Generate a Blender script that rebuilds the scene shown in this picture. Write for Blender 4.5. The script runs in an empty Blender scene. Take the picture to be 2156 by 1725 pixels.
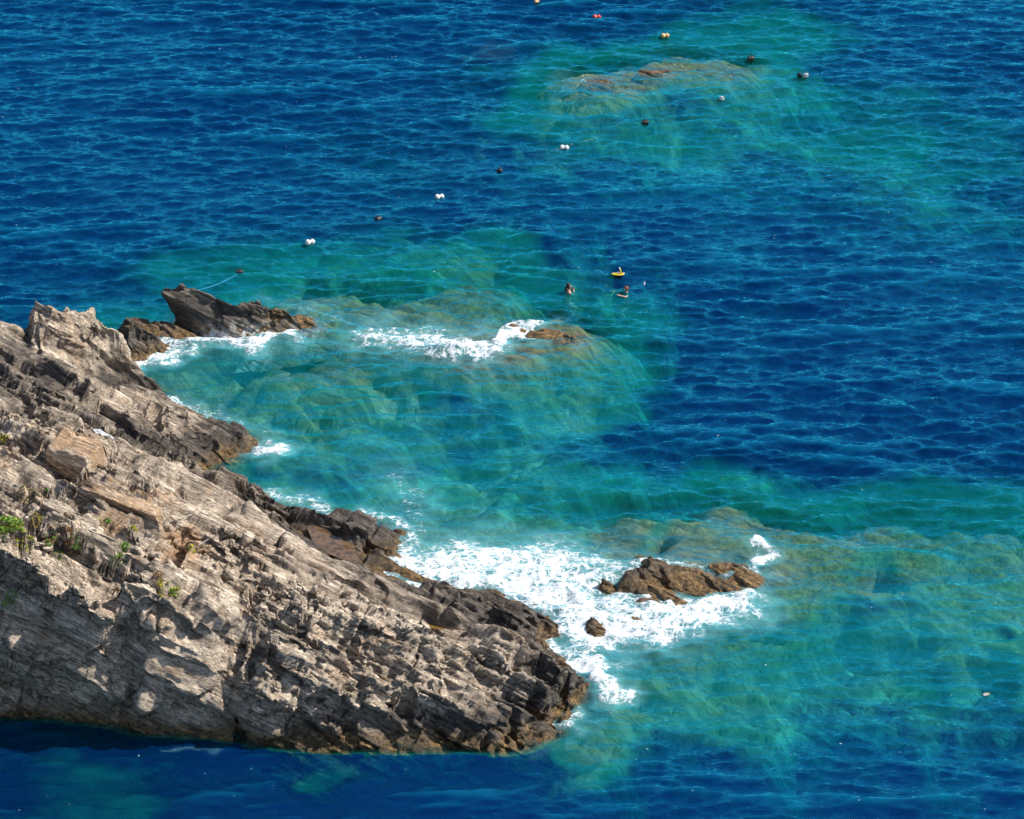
import bpy, bmesh, math, random
import numpy as np
from mathutils import Vector, Matrix, geometry as mgeo
from mathutils.bvhtree import BVHTree

C = bpy.context.scene
R = math.radians
random.seed(7)

# ------------------------------------------------------------------ camera, sky, sun, exposure
CAM_H, PITCH, HFOV = 62.0, 31.0, 20.0
cam_d = bpy.data.cameras.new('camera')
cam = bpy.data.objects.new('camera', cam_d)
C.collection.objects.link(cam)
cam.location = (0, 0, CAM_H)
cam.rotation_euler = (R(90 - PITCH), 0, 0)
cam_d.sensor_width = 36
cam_d.lens = 18 / math.tan(R(HFOV / 2))
cam_d.clip_end = 6000
C.camera = cam

SUN_EL, SUN_AZ = 47.0, 8.0           # azimuth from +X, negative = towards the camera
sd = Vector((math.cos(R(SUN_EL)) * math.cos(R(SUN_AZ)), math.cos(R(SUN_EL)) * math.sin(R(SUN_AZ)), math.sin(R(SUN_EL))))
w = bpy.data.worlds.new('World')
C.world = w
w.use_nodes = True
wn = w.node_tree.nodes
sky = wn.new('ShaderNodeTexSky')
sky.sky_type = 'NISHITA'
sky.sun_disc = False
sky.sun_elevation = R(SUN_EL)
sky.sun_rotation = math.atan2(sd.x, sd.y)
wn['Background'].inputs['Strength'].default_value = 0.13
w.node_tree.links.new(sky.outputs[0], wn['Background'].inputs['Color'])
sl = bpy.data.lights.new('sun', 'SUN')
sl.energy = 5.0
sl.angle = R(0.5)
sl.color = (1.0, 0.95, 0.87)
so = bpy.data.objects.new('sun', sl)
C.collection.objects.link(so)
so.rotation_euler = (-sd).to_track_quat('-Z', 'Y').to_euler()
C.view_settings.view_transform = 'Standard'
C.view_settings.look = 'None'
C.view_settings.exposure = 0.32
C.view_settings.gamma = 1.0
C.cycles.max_bounces = 4
C.cycles.diffuse_bounces = 2
C.cycles.glossy_bounces = 2
C.cycles.transparent_max_bounces = 6
C.cycles.caustics_reflective = False
C.cycles.caustics_refractive = False
C.cycles.sample_clamp_indirect = 4
C.cycles.sample_clamp_direct = 5

# ------------------------------------------------------------------ geometry helpers
FPX = 1078 / math.tan(R(HFOV / 2))
cp, sp = math.cos(R(PITCH)), math.sin(R(PITCH))

def ray(u, v):                          # direction through a point of the 2156 x 1725 survey picture
    a, b = (u - 1078) / FPX, -(v - 862.5) / FPX
    return Vector((a, cp + b * sp, -sp + b * cp))

def at(u, v, z=0.0):                    # where that sight line meets the level z
    d = ray(u, v)
    return Vector((0, 0, CAM_H)) + d * ((CAM_H - z) / -d.z)

_U = np.uint32
def _h(ix, iy, iz, seed):
    n = ix.astype(_U) * _U(374761393) + iy.astype(_U) * _U(668265263) + iz.astype(_U) * _U(2147483647) + _U((seed * 1274126177) & 0xFFFFFFFF)
    n = (n ^ (n >> _U(13))) * _U(1274126177)
    n = (n ^ (n >> _U(16))) * _U(2246822519)
    return ((n ^ (n >> _U(15))) & _U(0xFFFFFF)).astype(np.float32) * np.float32(1 / 0xFFFFFF)

def vnoise(x, y, z, seed=0):            # smooth value noise, -1..1
    xi, yi, zi = np.floor(x), np.floor(y), np.floor(z)
    fx, fy, fz = (x - xi).astype(np.float32), (y - yi).astype(np.float32), (z - zi).astype(np.float32)
    xi, yi, zi = xi.astype(np.int32), yi.astype(np.int32), zi.astype(np.int32)
    fx = fx * fx * fx * (fx * (fx * 6 - 15) + 10); fy = fy * fy * fy * (fy * (fy * 6 - 15) + 10); fz = fz * fz * fz * (fz * (fz * 6 - 15) + 10)
    r = 0
    for dx in (0, 1):
        wx = fx if dx else 1 - fx
        for dy in (0, 1):
            wy = wx * (fy if dy else 1 - fy)
            for dz in (0, 1):
                r = r + wy * (fz if dz else 1 - fz) * _h(xi + dx, yi + dy, zi + dz, seed)
    return r * 2 - 1

def fbm(x, y, z, seed=0, o=4, g=0.5):
    r, a, s = 0, 1.0, 0
    for i in range(o):
        r = r + a * vnoise(x * 2 ** i + 17.3 * i, y * 2 ** i - 9.1 * i, z * 2 ** i + 5.7 * i, seed + i)
        s += a
        a *= g
    return r / s

def voro(x, y, z, seed=0):              # (F1, F2, random of the nearest cell)
    xi, yi, zi = np.floor(x).astype(np.int64), np.floor(y).astype(np.int64), np.floor(z).astype(np.int64)
    f1 = np.full(x.shape, 9.0, np.float32); f2 = f1.copy(); rn = np.zeros(x.shape, np.float32)
    for dx in (-1, 0, 1):
        for dy in (-1, 0, 1):
            for dz in (-1, 0, 1):
                cx, cy, cz = xi + dx, yi + dy, zi + dz
                px = cx + _h(cx, cy, cz, seed) - x
                py = cy + _h(cx, cy, cz, seed + 11) - y
                pz = cz + _h(cx, cy, cz, seed + 23) - z
                d = np.sqrt(px * px + py * py + pz * pz).astype(np.float32)
                near = d < f1
                f2 = np.where(near, f1, np.minimum(f2, d))
                rn = np.where(near, _h(cx, cy, cz, seed + 37), rn)
                f1 = np.where(near, d, f1)
    return f1, f2, rn

def sstep(a, b, x):
    t = np.clip((x - a) / (b - a), 0, 1)
    return t * t * (3 - 2 * t)

def seg_dist(X, Y, pts):                # distance to a polyline
    d = np.full(X.shape, 1e9, np.float32)
    if len(pts) == 1:
        return np.hypot(X - pts[0][0], Y - pts[0][1])
    for (x0, y0), (x1, y1) in zip(pts[:-1], pts[1:]):
        vx, vy = x1 - x0, y1 - y0
        t = np.clip(((X - x0) * vx + (Y - y0) * vy) / (vx * vx + vy * vy + 1e-9), 0, 1)
        d = np.minimum(d, np.hypot(X - x0 - t * vx, Y - y0 - t * vy))
    return d

def inside(X, Y, poly):
    r = np.zeros(X.shape, bool)
    n = len(poly)
    for i in range(n):
        x0, y0 = poly[i]; x1, y1 = poly[(i + 1) % n]
        if y0 == y1:
            continue
        c = ((y0 > Y) != (y1 > Y)) & (X < (x1 - x0) * (Y - y0) / (y1 - y0) + x0)
        r ^= c
    return r

def mesh_from(name, V, F, mat, attrs=None, smooth=True):
    me = bpy.data.meshes.new(name)
    V = np.asarray(V, np.float32); F = np.asarray(F, np.int32)
    k = F.shape[1]
    me.vertices.add(len(V)); me.vertices.foreach_set('co', V.ravel())
    me.loops.add(F.size); me.loops.foreach_set('vertex_index', F.ravel())
    me.polygons.add(len(F)); me.polygons.foreach_set('loop_start', np.arange(0, F.size, k, dtype=np.int32))
    me.polygons.foreach_set('use_smooth', np.full(len(F), smooth))
    me.update(calc_edges=True)
    for an, av in (attrs or {}).items():
        at_ = me.attributes.new(an, 'FLOAT', 'POINT')
        at_.data.foreach_set('value', np.asarray(av, np.float32).ravel())
    me.materials.append(mat)
    ob = bpy.data.objects.new(name, me)
    C.collection.objects.link(ob)
    return ob

def tag(o, label=None, cat=None, group=None, kind=None):
    if label: o['label'] = label
    if cat: o['category'] = cat
    if group: o['group'] = group
    if kind: o['kind'] = kind
    return o

def grid_faces(nx, ny):
    i = np.arange(nx * ny).reshape(nx, ny)
    return np.stack([i[:-1, :-1], i[1:, :-1], i[1:, 1:], i[:-1, 1:]], -1).reshape(-1, 4)

def compact(V, F, attrs):
    used = np.zeros(len(V), bool); used[F.ravel()] = True
    idx = np.cumsum(used) - 1
    return V[used], idx[F], {k: a[used] for k, a in attrs.items()}

# ------------------------------------------------------------------ material helpers
class NT:
    def __init__(self, name):
        self.m = bpy.data.materials.new(name); self.m.use_nodes = True
        self.t = self.m.node_tree; self.t.nodes.clear()
        self.out = self.t.nodes.new('ShaderNodeOutputMaterial')
    def n(self, typ, **kw):
        x = self.t.nodes.new('ShaderNode' + typ)
        for k, v in kw.items(): setattr(x, k, v)
        return x
    def set(self, sock, v):
        if v is None: return
        if hasattr(v, 'is_output'): self.t.links.new(v, sock)
        elif isinstance(v, (tuple, list)) and sock.type == 'RGBA' and len(v) == 3: sock.default_value = (*v, 1)
        else: sock.default_value = v
    def math(self, op, a, b=None, c=None, clamp=False):
        x = self.n('Math', operation=op, use_clamp=clamp)
        for s, v in zip(x.inputs, (a, b, c)): self.set(s, v)
        return x.outputs[0]
    def vm(self, op, a, b=None):
        x = self.n('VectorMath', operation=op)
        self.set(x.inputs[0], a); self.set(x.inputs[1], b)
        return x.outputs['Value'] if op in ('DOT_PRODUCT', 'LENGTH') else x.outputs['Vector']
    def mix(self, f, a, b, blend='MIX'):
        x = self.n('Mix', data_type='RGBA', blend_type=blend)
        self.set(x.inputs[0], f); self.set(x.inputs[6], a); self.set(x.inputs[7], b)
        return x.outputs[2]
    def ss(self, v, a, b, lo=0.0, hi=1.0):
        x = self.n('MapRange', interpolation_type='SMOOTHSTEP')
        for s, q in zip(x.inputs[:5], (v, a, b, lo, hi)): self.set(s, q)
        return x.outputs[0]
    def noise(self, vec, scale, detail=4, rough=0.5, dist=0.0):
        x = self.n('TexNoise')
        self.set(x.inputs['Vector'], vec); x.inputs['Scale'].default_value = scale
        x.inputs['Detail'].default_value = detail; x.inputs['Roughness'].default_value = rough
        x.inputs['Distortion'].default_value = dist
        return x.outputs[0]
    def vor(self, vec, scale, feature='DISTANCE_TO_EDGE', out='Distance'):
        x = self.n('TexVoronoi', feature=feature)
        self.set(x.inputs['Vector'], vec); x.inputs['Scale'].default_value = scale
        return x.outputs[out]
    def attr(self, name):
        return self.n('Attribute', attribute_name=name).outputs['Fac']
    def pos(self):
        return self.n('TexCoord').outputs['Object']
    def comb(self, x, y, z):
        c = self.n('CombineXYZ')
        for s, v in zip(c.inputs, (x, y, z)): self.set(s, v)
        return c.outputs[0]
    def bump(self, h, strength, dist, normal=None):
        b = self.n('Bump'); self.set(b.inputs['Height'], h)
        b.inputs['Strength'].default_value = strength; b.inputs['Distance'].default_value = dist
        self.set(b.inputs['Normal'], normal)
        return b.outputs[0]
    def principled(self, col, rough=0.8, normal=None, **kw):
        p = self.n('BsdfPrincipled')
        self.set(p.inputs['Base Color'], col); self.set(p.inputs['Roughness'], rough); self.set(p.inputs['Normal'], normal)
        for k, v in kw.items(): self.set(p.inputs[k], v)
        return p.outputs[0]
    def done(self, sh):
        self.t.links.new(sh, self.out.inputs['Surface'])
        return self.m

# bedding of the rock: E1 runs along the long streaks, BN is the normal of the beds
E1 = Vector((0.855, -0.49, -0.165)).normalized()
BN = Vector((0.374, 0.364, 0.853)); BN = (BN - E1 * BN.dot(E1)).normalized()
BN = Matrix.Rotation(R(-15), 3, E1) @ BN
E2 = BN.cross(E1).normalized()

def rock_material(name, wet=0.0):
    t = NT(name)
    P = t.pos()
    a, b, s = t.vm('DOT_PRODUCT', P, tuple(E1)), t.vm('DOT_PRODUCT', P, tuple(E2)), t.vm('DOT_PRODUCT', P, tuple(BN))
    big = t.noise(P, 0.35, 3)
    s2 = t.math('ADD', s, t.math('MULTIPLY', big, 0.45))
    S1 = t.comb(t.math('MULTIPLY', a, 0.25), t.math('MULTIPLY', b, 0.9), t.math('MULTIPLY', s2, 3.5))
    S2 = t.comb(t.math('MULTIPLY', a, 1.2), t.math('MULTIPLY', b, 4.0), t.math('MULTIPLY', s2, 22.0))
    S3 = t.comb(t.math('MULTIPLY', a, 5.0), t.math('MULTIPLY', b, 14.0), t.math('MULTIPLY', s2, 45.0))
    n1, n2, n3 = t.noise(S1, 1.0, 5, 0.6), t.noise(S2, 1.0, 5, 0.65, 0.4), t.noise(S3, 1.0, 3, 0.6)
    n4 = t.noise(P, 7.0, 6, 0.65)
    n5 = t.noise(P, 0.9, 5, 0.6)
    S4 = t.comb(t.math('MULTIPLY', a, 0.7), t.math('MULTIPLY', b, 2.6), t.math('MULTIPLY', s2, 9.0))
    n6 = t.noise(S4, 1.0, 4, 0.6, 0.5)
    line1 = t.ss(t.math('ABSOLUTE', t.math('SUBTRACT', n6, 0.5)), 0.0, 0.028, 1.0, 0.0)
    line2 = t.ss(t.math('ABSOLUTE', t.math('SUBTRACT', n2, 0.52)), 0.0, 0.05, 1.0, 0.0)
    pale = t.mix(t.ss(n1, 0.36, 0.64), (0.47, 0.38, 0.29), (0.92, 0.755, 0.58))
    pale = t.mix(t.ss(n2, 0.50, 0.70, 0, 0.5), pale, (0.24, 0.195, 0.155))
    pale = t.mix(t.ss(n4, 0.56, 0.72, 0, 0.45), pale, (0.72, 0.64, 0.55))
    stain = t.math('MULTIPLY', t.ss(t.math('ADD', n5, t.math('MULTIPLY', t.math('SUBTRACT', t.attr('oc'), .5), .22)), 0.50, 0.66), t.attr('oc'))
    pale = t.mix(t.math('MULTIPLY', stain, 0.8), pale, (0.56, 0.34, 0.18))
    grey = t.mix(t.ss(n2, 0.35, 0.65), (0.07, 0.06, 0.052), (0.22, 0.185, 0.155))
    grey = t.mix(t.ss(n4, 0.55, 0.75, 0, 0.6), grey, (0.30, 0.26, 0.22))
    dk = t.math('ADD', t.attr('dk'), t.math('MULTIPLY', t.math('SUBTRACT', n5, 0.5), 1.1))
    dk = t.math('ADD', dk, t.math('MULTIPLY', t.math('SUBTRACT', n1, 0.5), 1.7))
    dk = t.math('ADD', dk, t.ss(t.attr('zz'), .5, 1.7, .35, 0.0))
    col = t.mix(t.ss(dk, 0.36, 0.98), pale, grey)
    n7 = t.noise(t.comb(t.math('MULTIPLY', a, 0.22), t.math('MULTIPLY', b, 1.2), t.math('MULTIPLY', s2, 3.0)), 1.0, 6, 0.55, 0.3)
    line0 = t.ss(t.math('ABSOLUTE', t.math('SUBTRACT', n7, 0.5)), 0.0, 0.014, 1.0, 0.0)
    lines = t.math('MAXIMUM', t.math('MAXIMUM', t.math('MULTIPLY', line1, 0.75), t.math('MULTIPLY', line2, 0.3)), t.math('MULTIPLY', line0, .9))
    col = t.mix(lines, col, (0.045, 0.038, 0.033))  # crevice shadow painted as dark lines, along with dirt and lichen in cracks
    tide = t.math('ADD', t.attr('zz'), t.math('MULTIPLY', t.math('SUBTRACT', n5, 0.5), 1.1))
    tide = t.math('ADD', tide, t.math('MULTIPLY', t.math('SUBTRACT', n4, 0.5), 0.5))
    ochre = t.mix(t.ss(n4, 0.38, 0.62), (0.07, 0.04, 0.018), (0.36, 0.22, 0.085))
    ochre = t.mix(t.ss(n1, 0.45, 0.7, 0, 0.7), ochre, (0.07, 0.055, 0.045))
    low = t.ss(tide, 0.05, 0.75, 0.95, 0.0)
    col = t.mix(low, col, ochre)
    deep = t.ss(t.attr('zz'), -0.6, -0.1, 1.0, 0.0)
    col = t.mix(deep, col, t.mix(t.ss(n4, 0.4, 0.6), (0.05, 0.05, 0.03), (0.16, 0.14, 0.075)))
    # white water running down over the lowest ledges
    fl = t.math('MULTIPLY', t.attr('fw'), t.ss(t.noise(t.comb(t.math('MULTIPLY', a, 2.2), t.math('MULTIPLY', b, 2.2), t.math('MULTIPLY', s, 0.8)), 1.6, 5, 0.65), 0.40, 0.60))
    col = t.mix(fl, col, (0.82, 0.84, 0.86))
    rough = t.math('SUBTRACT', 0.9, t.math('MULTIPLY', low, 0.45))
    h = t.math('ADD', t.math('SUBTRACT', t.math('MULTIPLY', n2, 0.7), t.math('MULTIPLY', lines, .5)), t.math('ADD', t.math('MULTIPLY', n3, 0.15), t.math('MULTIPLY', n4, 0.8)))
    nb = t.bump(h, 1.0, 0.10)
    return t.done(t.principled(col, rough, nb, **{'Specular IOR Level': 0.35}))

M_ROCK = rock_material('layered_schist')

# ------------------------------------------------------------------ rock bodies
def groove(n, w):
    return np.clip(1 - np.abs(n) / w, 0, 1) ** 0.7

def rockify(P, N, nx, ny, amp=1.0, seed=0, terr=1.0, rough=1.0):
    """Beds, joints, slabs and broken blocks cut into a smooth rock body."""
    n, e1, e2 = (np.array(v, np.float32) for v in (BN, E1, E2))
    amp = np.broadcast_to(np.asarray(amp, np.float32), (len(P),))
    def push(P, d, V=N, k=1):
        return P + blur((d * amp).reshape(nx, ny), k).reshape(-1, 1) * V
    x, y, z = P.T
    P = push(P, .38 * fbm(x * .45, y * .45, z * .45, seed + 31, 3))
    x, y, z = P.T
    calm = .32 + 1.0 * sstep(-.2, .4, fbm(x * .28, y * .28, z * .28, seed + 33, 2))     # smooth slabs beside shattered ground
    wv = 0.28 * fbm(x * .2, y * .2, z * .2, seed + 1, 3) + 0.06 * fbm(x * .9, y * .9, z * .9, seed + 5, 3)
    t = P @ n + wv
    a, b = P @ e1, P @ e2
    up = sstep(.60, .92, N[:, 2])
    for T, st, k in ((1.15, .75, 0), (.46, .75, 1), (.19, .6, 2)):           # beds
        q = t / T + 0.4 * vnoise(a / (4.5 * T + .6), b / (1.8 * T + .3), t / T * .5, seed + 40 + k)
        f = q - np.floor(q)
        d = (sstep(.36, .64, f) - f) * T * st * terr
        P = push(P, d, n[None, :])
        t = t + d * amp
    aw = a + .5 * vnoise(a / 1.5, b / 1.0, t, seed + 21)
    bw = b + .34 * vnoise(a / 3.5, b / 1.5, t, seed + 22) + .05 * vnoise(a / .9, b / .5, t, seed + 25)
    tw = t + .05 * vnoise(a / .9, b / .6, t, seed + 23)
    for T, La, Lb, h, k in ((.80, 8.0, 1.6, .42, 0), (.33, 4.5, .66, .20, 1), (.15, 2.4, .32, .07, 2)):   # slabs and plates with broken edges
        i = np.floor(tw / T).astype(np.int64)
        i0 = np.zeros_like(i)
        j = np.floor(bw / Lb + 7 * _h(i, i0, i0, seed + 51 + k)).astype(np.int64)
        l = np.floor(aw / La + 9 * _h(i, j, i0, seed + 54 + k)).astype(np.int64)
        fa = aw / La + 9 * _h(i, j, i0, seed + 54 + k) - l
        r = _h(i, j, l, seed + 57 + k); r = r + (_h(i, j, l + 1, seed + 57 + k) - r) * sstep(.80, 1.0, fa)
        tilt = (bw / Lb + 7 * _h(i, i0, i0, seed + 51 + k)) - j            # every slab stands proud along its near edge
        P = push(P, (r - .5 + up * (.45 - tilt) * .9) * h * (calm if k else 1))
    g = 0
    for sa, sb, st, dep, wd, k in ((5.5, 1.7, .60, .34, .06, 0), (2.6, .85, .28, .20, .09, 1)):
        g = g - dep * groove(vnoise(a / sa, b / sb, t / st, seed + 61 + k), wd) * (calm if k else 1)
    P = push(P, g)
    f1, f2, rn = voro(aw / 5.0, bw / 2.6, t / 2.6, seed + 70)              # cross joints
    P = push(P, (rn - .5) * .20 - .34 * np.clip(1 - (f2 - f1) / .045, 0, 1))
    # space the points evenly again over the new ledges, then cut the fine beds into them
    G = P.reshape(nx, ny, 3)
    ds = blur_x(np.linalg.norm(np.diff(G, axis=1), axis=-1), 5)
    cs = np.concatenate([np.zeros((nx, 1)), np.cumsum(ds, 1)], 1)
    Q = np.empty_like(G); idx = np.arange(ny); amp2 = np.empty((nx, ny), np.float32); A0 = amp.reshape(nx, ny); C0 = calm.reshape(nx, ny); cl = np.empty((nx, ny), np.float32)
    for i in range(nx):
        u = np.interp(np.linspace(0, cs[i, -1], ny), cs[i], idx)
        for c in range(3): Q[i, :, c] = np.interp(u, idx, G[i, :, c])
        amp2[i] = np.interp(u, idx, A0[i]); cl[i] = np.interp(u, idx, C0[i])
    N2 = normals_grid(Q.reshape(-1, 3), nx, ny).reshape(nx, ny, 3)
    for _ in range(2): N2 = np.stack([blur(N2[..., c], 1) for c in range(3)], -1)
    N2 = N2.reshape(-1, 3); N2 /= np.linalg.norm(N2, axis=1, keepdims=True) + 1e-9
    P, amp, calm = Q.reshape(-1, 3), amp2.ravel(), cl.ravel()
    x, y, z = P.T
    t = P @ n + 0.28 * fbm(x * .2, y * .2, z * .2, seed + 1, 3) + .07 * fbm(x * 1.1, y * 1.1, z * 1.1, seed + 6, 2)
    a, b = P @ e1, P @ e2
    g = 0
    for sa, sb, st, dep, wd, k in ((2.6, .55, .20, .15, .12, 0), (1.3, .28, .095, .07, .16, 1)):
        g = g - dep * groove(vnoise(a / sa, b / sb, t / st, seed + 64 + k), wd) * calm
    g = g + .05 * calm * vnoise(a / 1.6, b / .34, t / .11, seed + 68)
    g = g + rough * calm * .07 * fbm(x * 2.8, y * 2.8, z * 2.8, seed + 3, 4, .7)
    P = P + N2 * (g * amp)[:, None]
    return P

def normals_grid(P, nx, ny):
    G = P.reshape(nx, ny, 3)
    du = np.gradient(G, axis=0); dv = np.gradient(G, axis=1)
    N = np.cross(du, dv)
    N /= np.linalg.norm(N, axis=-1, keepdims=True) + 1e-9
    return N.reshape(-1, 3)

def blur(Z, k):
    for _ in range(k):
        Zp = np.pad(Z, 1, mode='edge')
        Z = (Zp[:-2, 1:-1] + Zp[2:, 1:-1] + 2 * Zp[1:-1, 1:-1]) / 4
        Zp = np.pad(Z, 1, mode='edge')
        Z = (Zp[1:-1, :-2] + Zp[1:-1, 2:] + 2 * Zp[1:-1, 1:-1]) / 4
    return Z

def blur_x(A, r):
    k = np.cumsum(np.concatenate([np.repeat(A[:1], r + 1, 0), A, np.repeat(A[-1:], r, 0)], 0), 0)
    return (k[2 * r + 1:] - k[:-2 * r - 1]) / (2 * r + 1)

class Relief:
    """Height map of a rock body from its shoreline and its ridge and gully lines."""
    def __init__(self, outline, lines, res=0.1, margin=3.0, drop=0.9, k=1, dk0=0.6):
        self.poly = [(p.x, p.y) for p in outline]
        V, A, E = [], [], []
        def add(p, dk):
            V.append(Vector((p.x, p.y))); A.append((p.z, dk)); return len(V) - 1
        n = len(outline)
        ids = [add(p, dk0) for p in outline]
        E += [(ids[i], ids[(i + 1) % n]) for i in range(n)]
        for ln in lines:
            i0 = None
            for p, dk in ln:
                i1 = add(p, dk)
                if i0 is not None: E.append((i0, i1))
                i0 = i1
        vo, eo, fo, ov, oe, of = mgeo.delaunay_2d_cdt(V, E, [], 0, 1e-4)
        vals = []
        for k_, o in enumerate(ov):
            if o: vals.append(np.mean([A[j] for j in o], axis=0))
            else: vals.append(None)
        known = [(i, q) for i, q in enumerate(vals) if q is not None]
        for i, q in enumerate(vals):        # a crossing of two lines takes the values of its neighbours
            if q is None:
                best = sorted(known, key=lambda kq: (vo[kq[0]] - vo[i]).length)[:2]
                vals[i] = (best[0][1] + best[1][1]) / 2
        xs = [p[0] for p in self.poly]; ys = [p[1] for p in self.poly]
        self.x0, self.y0, self.res = min(xs) - margin, min(ys) - margin, res
        nx, ny = int((max(xs) + margin - self.x0) / res) + 2, int((max(ys) + margin - self.y0) / res) + 2
        gx, gy = self.x0 + np.arange(nx) * res, self.y0 + np.arange(ny) * res
        X, Y = np.meshgrid(gx, gy, indexing='ij')
        Z = np.zeros((nx, ny), np.float32); D = np.full((nx, ny), dk0, np.float32)
        for f in fo:
            p0, p1, p2 = (vo[i] for i in f)
            ax, bx = min(p0.x, p1.x, p2.x), max(p0.x, p1.x, p2.x); ay, by = min(p0.y, p1.y, p2.y), max(p0.y, p1.y, p2.y)
            i0, i1 = max(0, int((ax - self.x0) / res)), min(nx, int((bx - self.x0) / res) + 2)
            j0, j1 = max(0, int((ay - self.y0) / res)), min(ny, int((by - self.y0) / res) + 2)
            den = (p1.y - p2.y) * (p0.x - p2.x) + (p2.x - p1.x) * (p0.y - p2.y)
            if abs(den) < 1e-9 or i0 >= i1 or j0 >= j1: continue
            xs_, ys_ = X[i0:i1, j0:j1], Y[i0:i1, j0:j1]
            l0 = ((p1.y - p2.y) * (xs_ - p2.x) + (p2.x - p1.x) * (ys_ - p2.y)) / den
            l1 = ((p2.y - p0.y) * (xs_ - p2.x) + (p0.x - p2.x) * (ys_ - p2.y)) / den
            l2 = 1 - l0 - l1
            m = (l0 > -1e-4) & (l1 > -1e-4) & (l2 > -1e-4)
            v0, v1, v2 = (vals[i] for i in f)
            Z[i0:i1, j0:j1] = np.where(m, l0 * v0[0] + l1 * v1[0] + l2 * v2[0], Z[i0:i1, j0:j1])
            D[i0:i1, j0:j1] = np.where(m, l0 * v0[1] + l1 * v1[1] + l2 * v2[1], D[i0:i1, j0:j1])
        inn = inside(X, Y, self.poly)
        dist = seg_dist(X, Y, self.poly + [self.poly[0]])
        Z = np.where(inn, Z + 0.02, np.maximum((-drop * dist - 1.2 * dist ** 2) * (1 + 4 * sstep(84.5, 82.5, Y)), -1.9))
        self.Z, self.D = blur(Z, k), blur(D, 4)
        self.dist = np.where(inn, -dist, dist)
        self.gx, self.gy = gx, gy
    def sample(self, A, X, Y, fill):
        fx, fy = (X - self.x0) / self.res, (Y - self.y0) / self.res
        i, j = np.floor(fx).astype(int), np.floor(fy).astype(int)
        ok = (i >= 0) & (j >= 0) & (i < A.shape[0] - 1) & (j < A.shape[1] - 1)
        i, j = np.clip(i, 0, A.shape[0] - 2), np.clip(j, 0, A.shape[1] - 2)
        fx, fy = np.clip(fx - i, 0, 1), np.clip(fy - j, 0, 1)
        v = (A[i, j] * (1 - fx) + A[i + 1, j] * fx) * (1 - fy) + (A[i, j + 1] * (1 - fx) + A[i + 1, j + 1] * fx) * fy
        return np.where(ok, v, fill)
    def body(self, name, step, mat, seed=0, amp=1.0, warp=None, zcut=-1.6, flow=None, ocf=None, terr=1.0, post=None, rough=1.0, zf=None, ampf=None):
        cols = np.arange(self.gx[0], self.gx[-1], step)
        yf = np.arange(self.gy[0], self.gy[-1], step / 3)
        prof = np.stack([self.sample(self.Z, np.full(yf.shape, x), yf, -3) for x in cols])
        ds = np.hypot(np.diff(yf)[None], np.diff(prof, axis=1))
        s = np.concatenate([np.zeros((len(cols), 1)), np.cumsum(ds, 1)], 1)
        ny = int(np.percentile(s[:, -1], 92) / step)
        w_ = blur_x(ds, 14); s = np.concatenate([np.zeros((len(cols), 1)), np.cumsum(w_, 1)], 1)
        P = np.empty((len(cols), ny, 3), np.float32)
        for i in range(len(cols)):
            q = np.linspace(0, s[i, -1], ny)
            P[i, :, 0] = cols[i]
            P[i, :, 1] = np.interp(q, s[i], yf)
            P[i, :, 2] = np.interp(P[i, :, 1], yf, prof[i])
        nx = len(cols)
        P = P.reshape(-1, 3)
        X0, Y0 = P[:, 0].copy(), P[:, 1].copy()
        if warp: P = warp(P)
        N = normals_grid(P, nx, ny)
        Ns = N.reshape(nx, ny, 3)
        for _ in range(6):
            Ns = np.stack([blur(Ns[..., c], 1) for c in range(3)], -1)
        N = Ns.reshape(-1, 3); N /= np.linalg.norm(N, axis=1, keepdims=True) + 1e-9
        am = amp * (0.35 + 0.65 * sstep(-.6, .9, P[:, 2]))
        if ampf: am = am * ampf(P[:, 0], P[:, 1])
        P = rockify(P, N, nx, ny, am, seed, terr, rough)
        if post: P = post(P)
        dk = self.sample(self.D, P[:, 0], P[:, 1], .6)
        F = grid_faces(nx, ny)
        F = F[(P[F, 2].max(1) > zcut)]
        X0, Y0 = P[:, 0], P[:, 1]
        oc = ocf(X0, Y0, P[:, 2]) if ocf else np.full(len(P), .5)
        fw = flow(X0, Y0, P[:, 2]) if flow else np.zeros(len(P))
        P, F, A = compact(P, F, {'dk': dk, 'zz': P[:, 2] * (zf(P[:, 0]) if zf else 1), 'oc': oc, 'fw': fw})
        return mesh_from(name, P, F, mat, A)

def L(*pts):                            # ridge or gully line: (u, v, z, darkness [, further back by])
    r = []
    for q in pts:
        p = at(q[0], q[1], q[2])
        if len(q) > 4: p = p + Vector((0, q[4], 0))
        r.append((p, q[3]))
    return r

def shore(*pts):                        # (u, v) at sea level, or (u, v, z, dy): dy behind the point at height z
    r = []
    for q in pts:
        p = at(q[0], q[1], q[2] if len(q) == 4 else 0) + Vector((0, q[-1] if len(q) > 2 else 0, 0))
        r.append(Vector((p.x, p.y, 0)))
    return r

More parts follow.
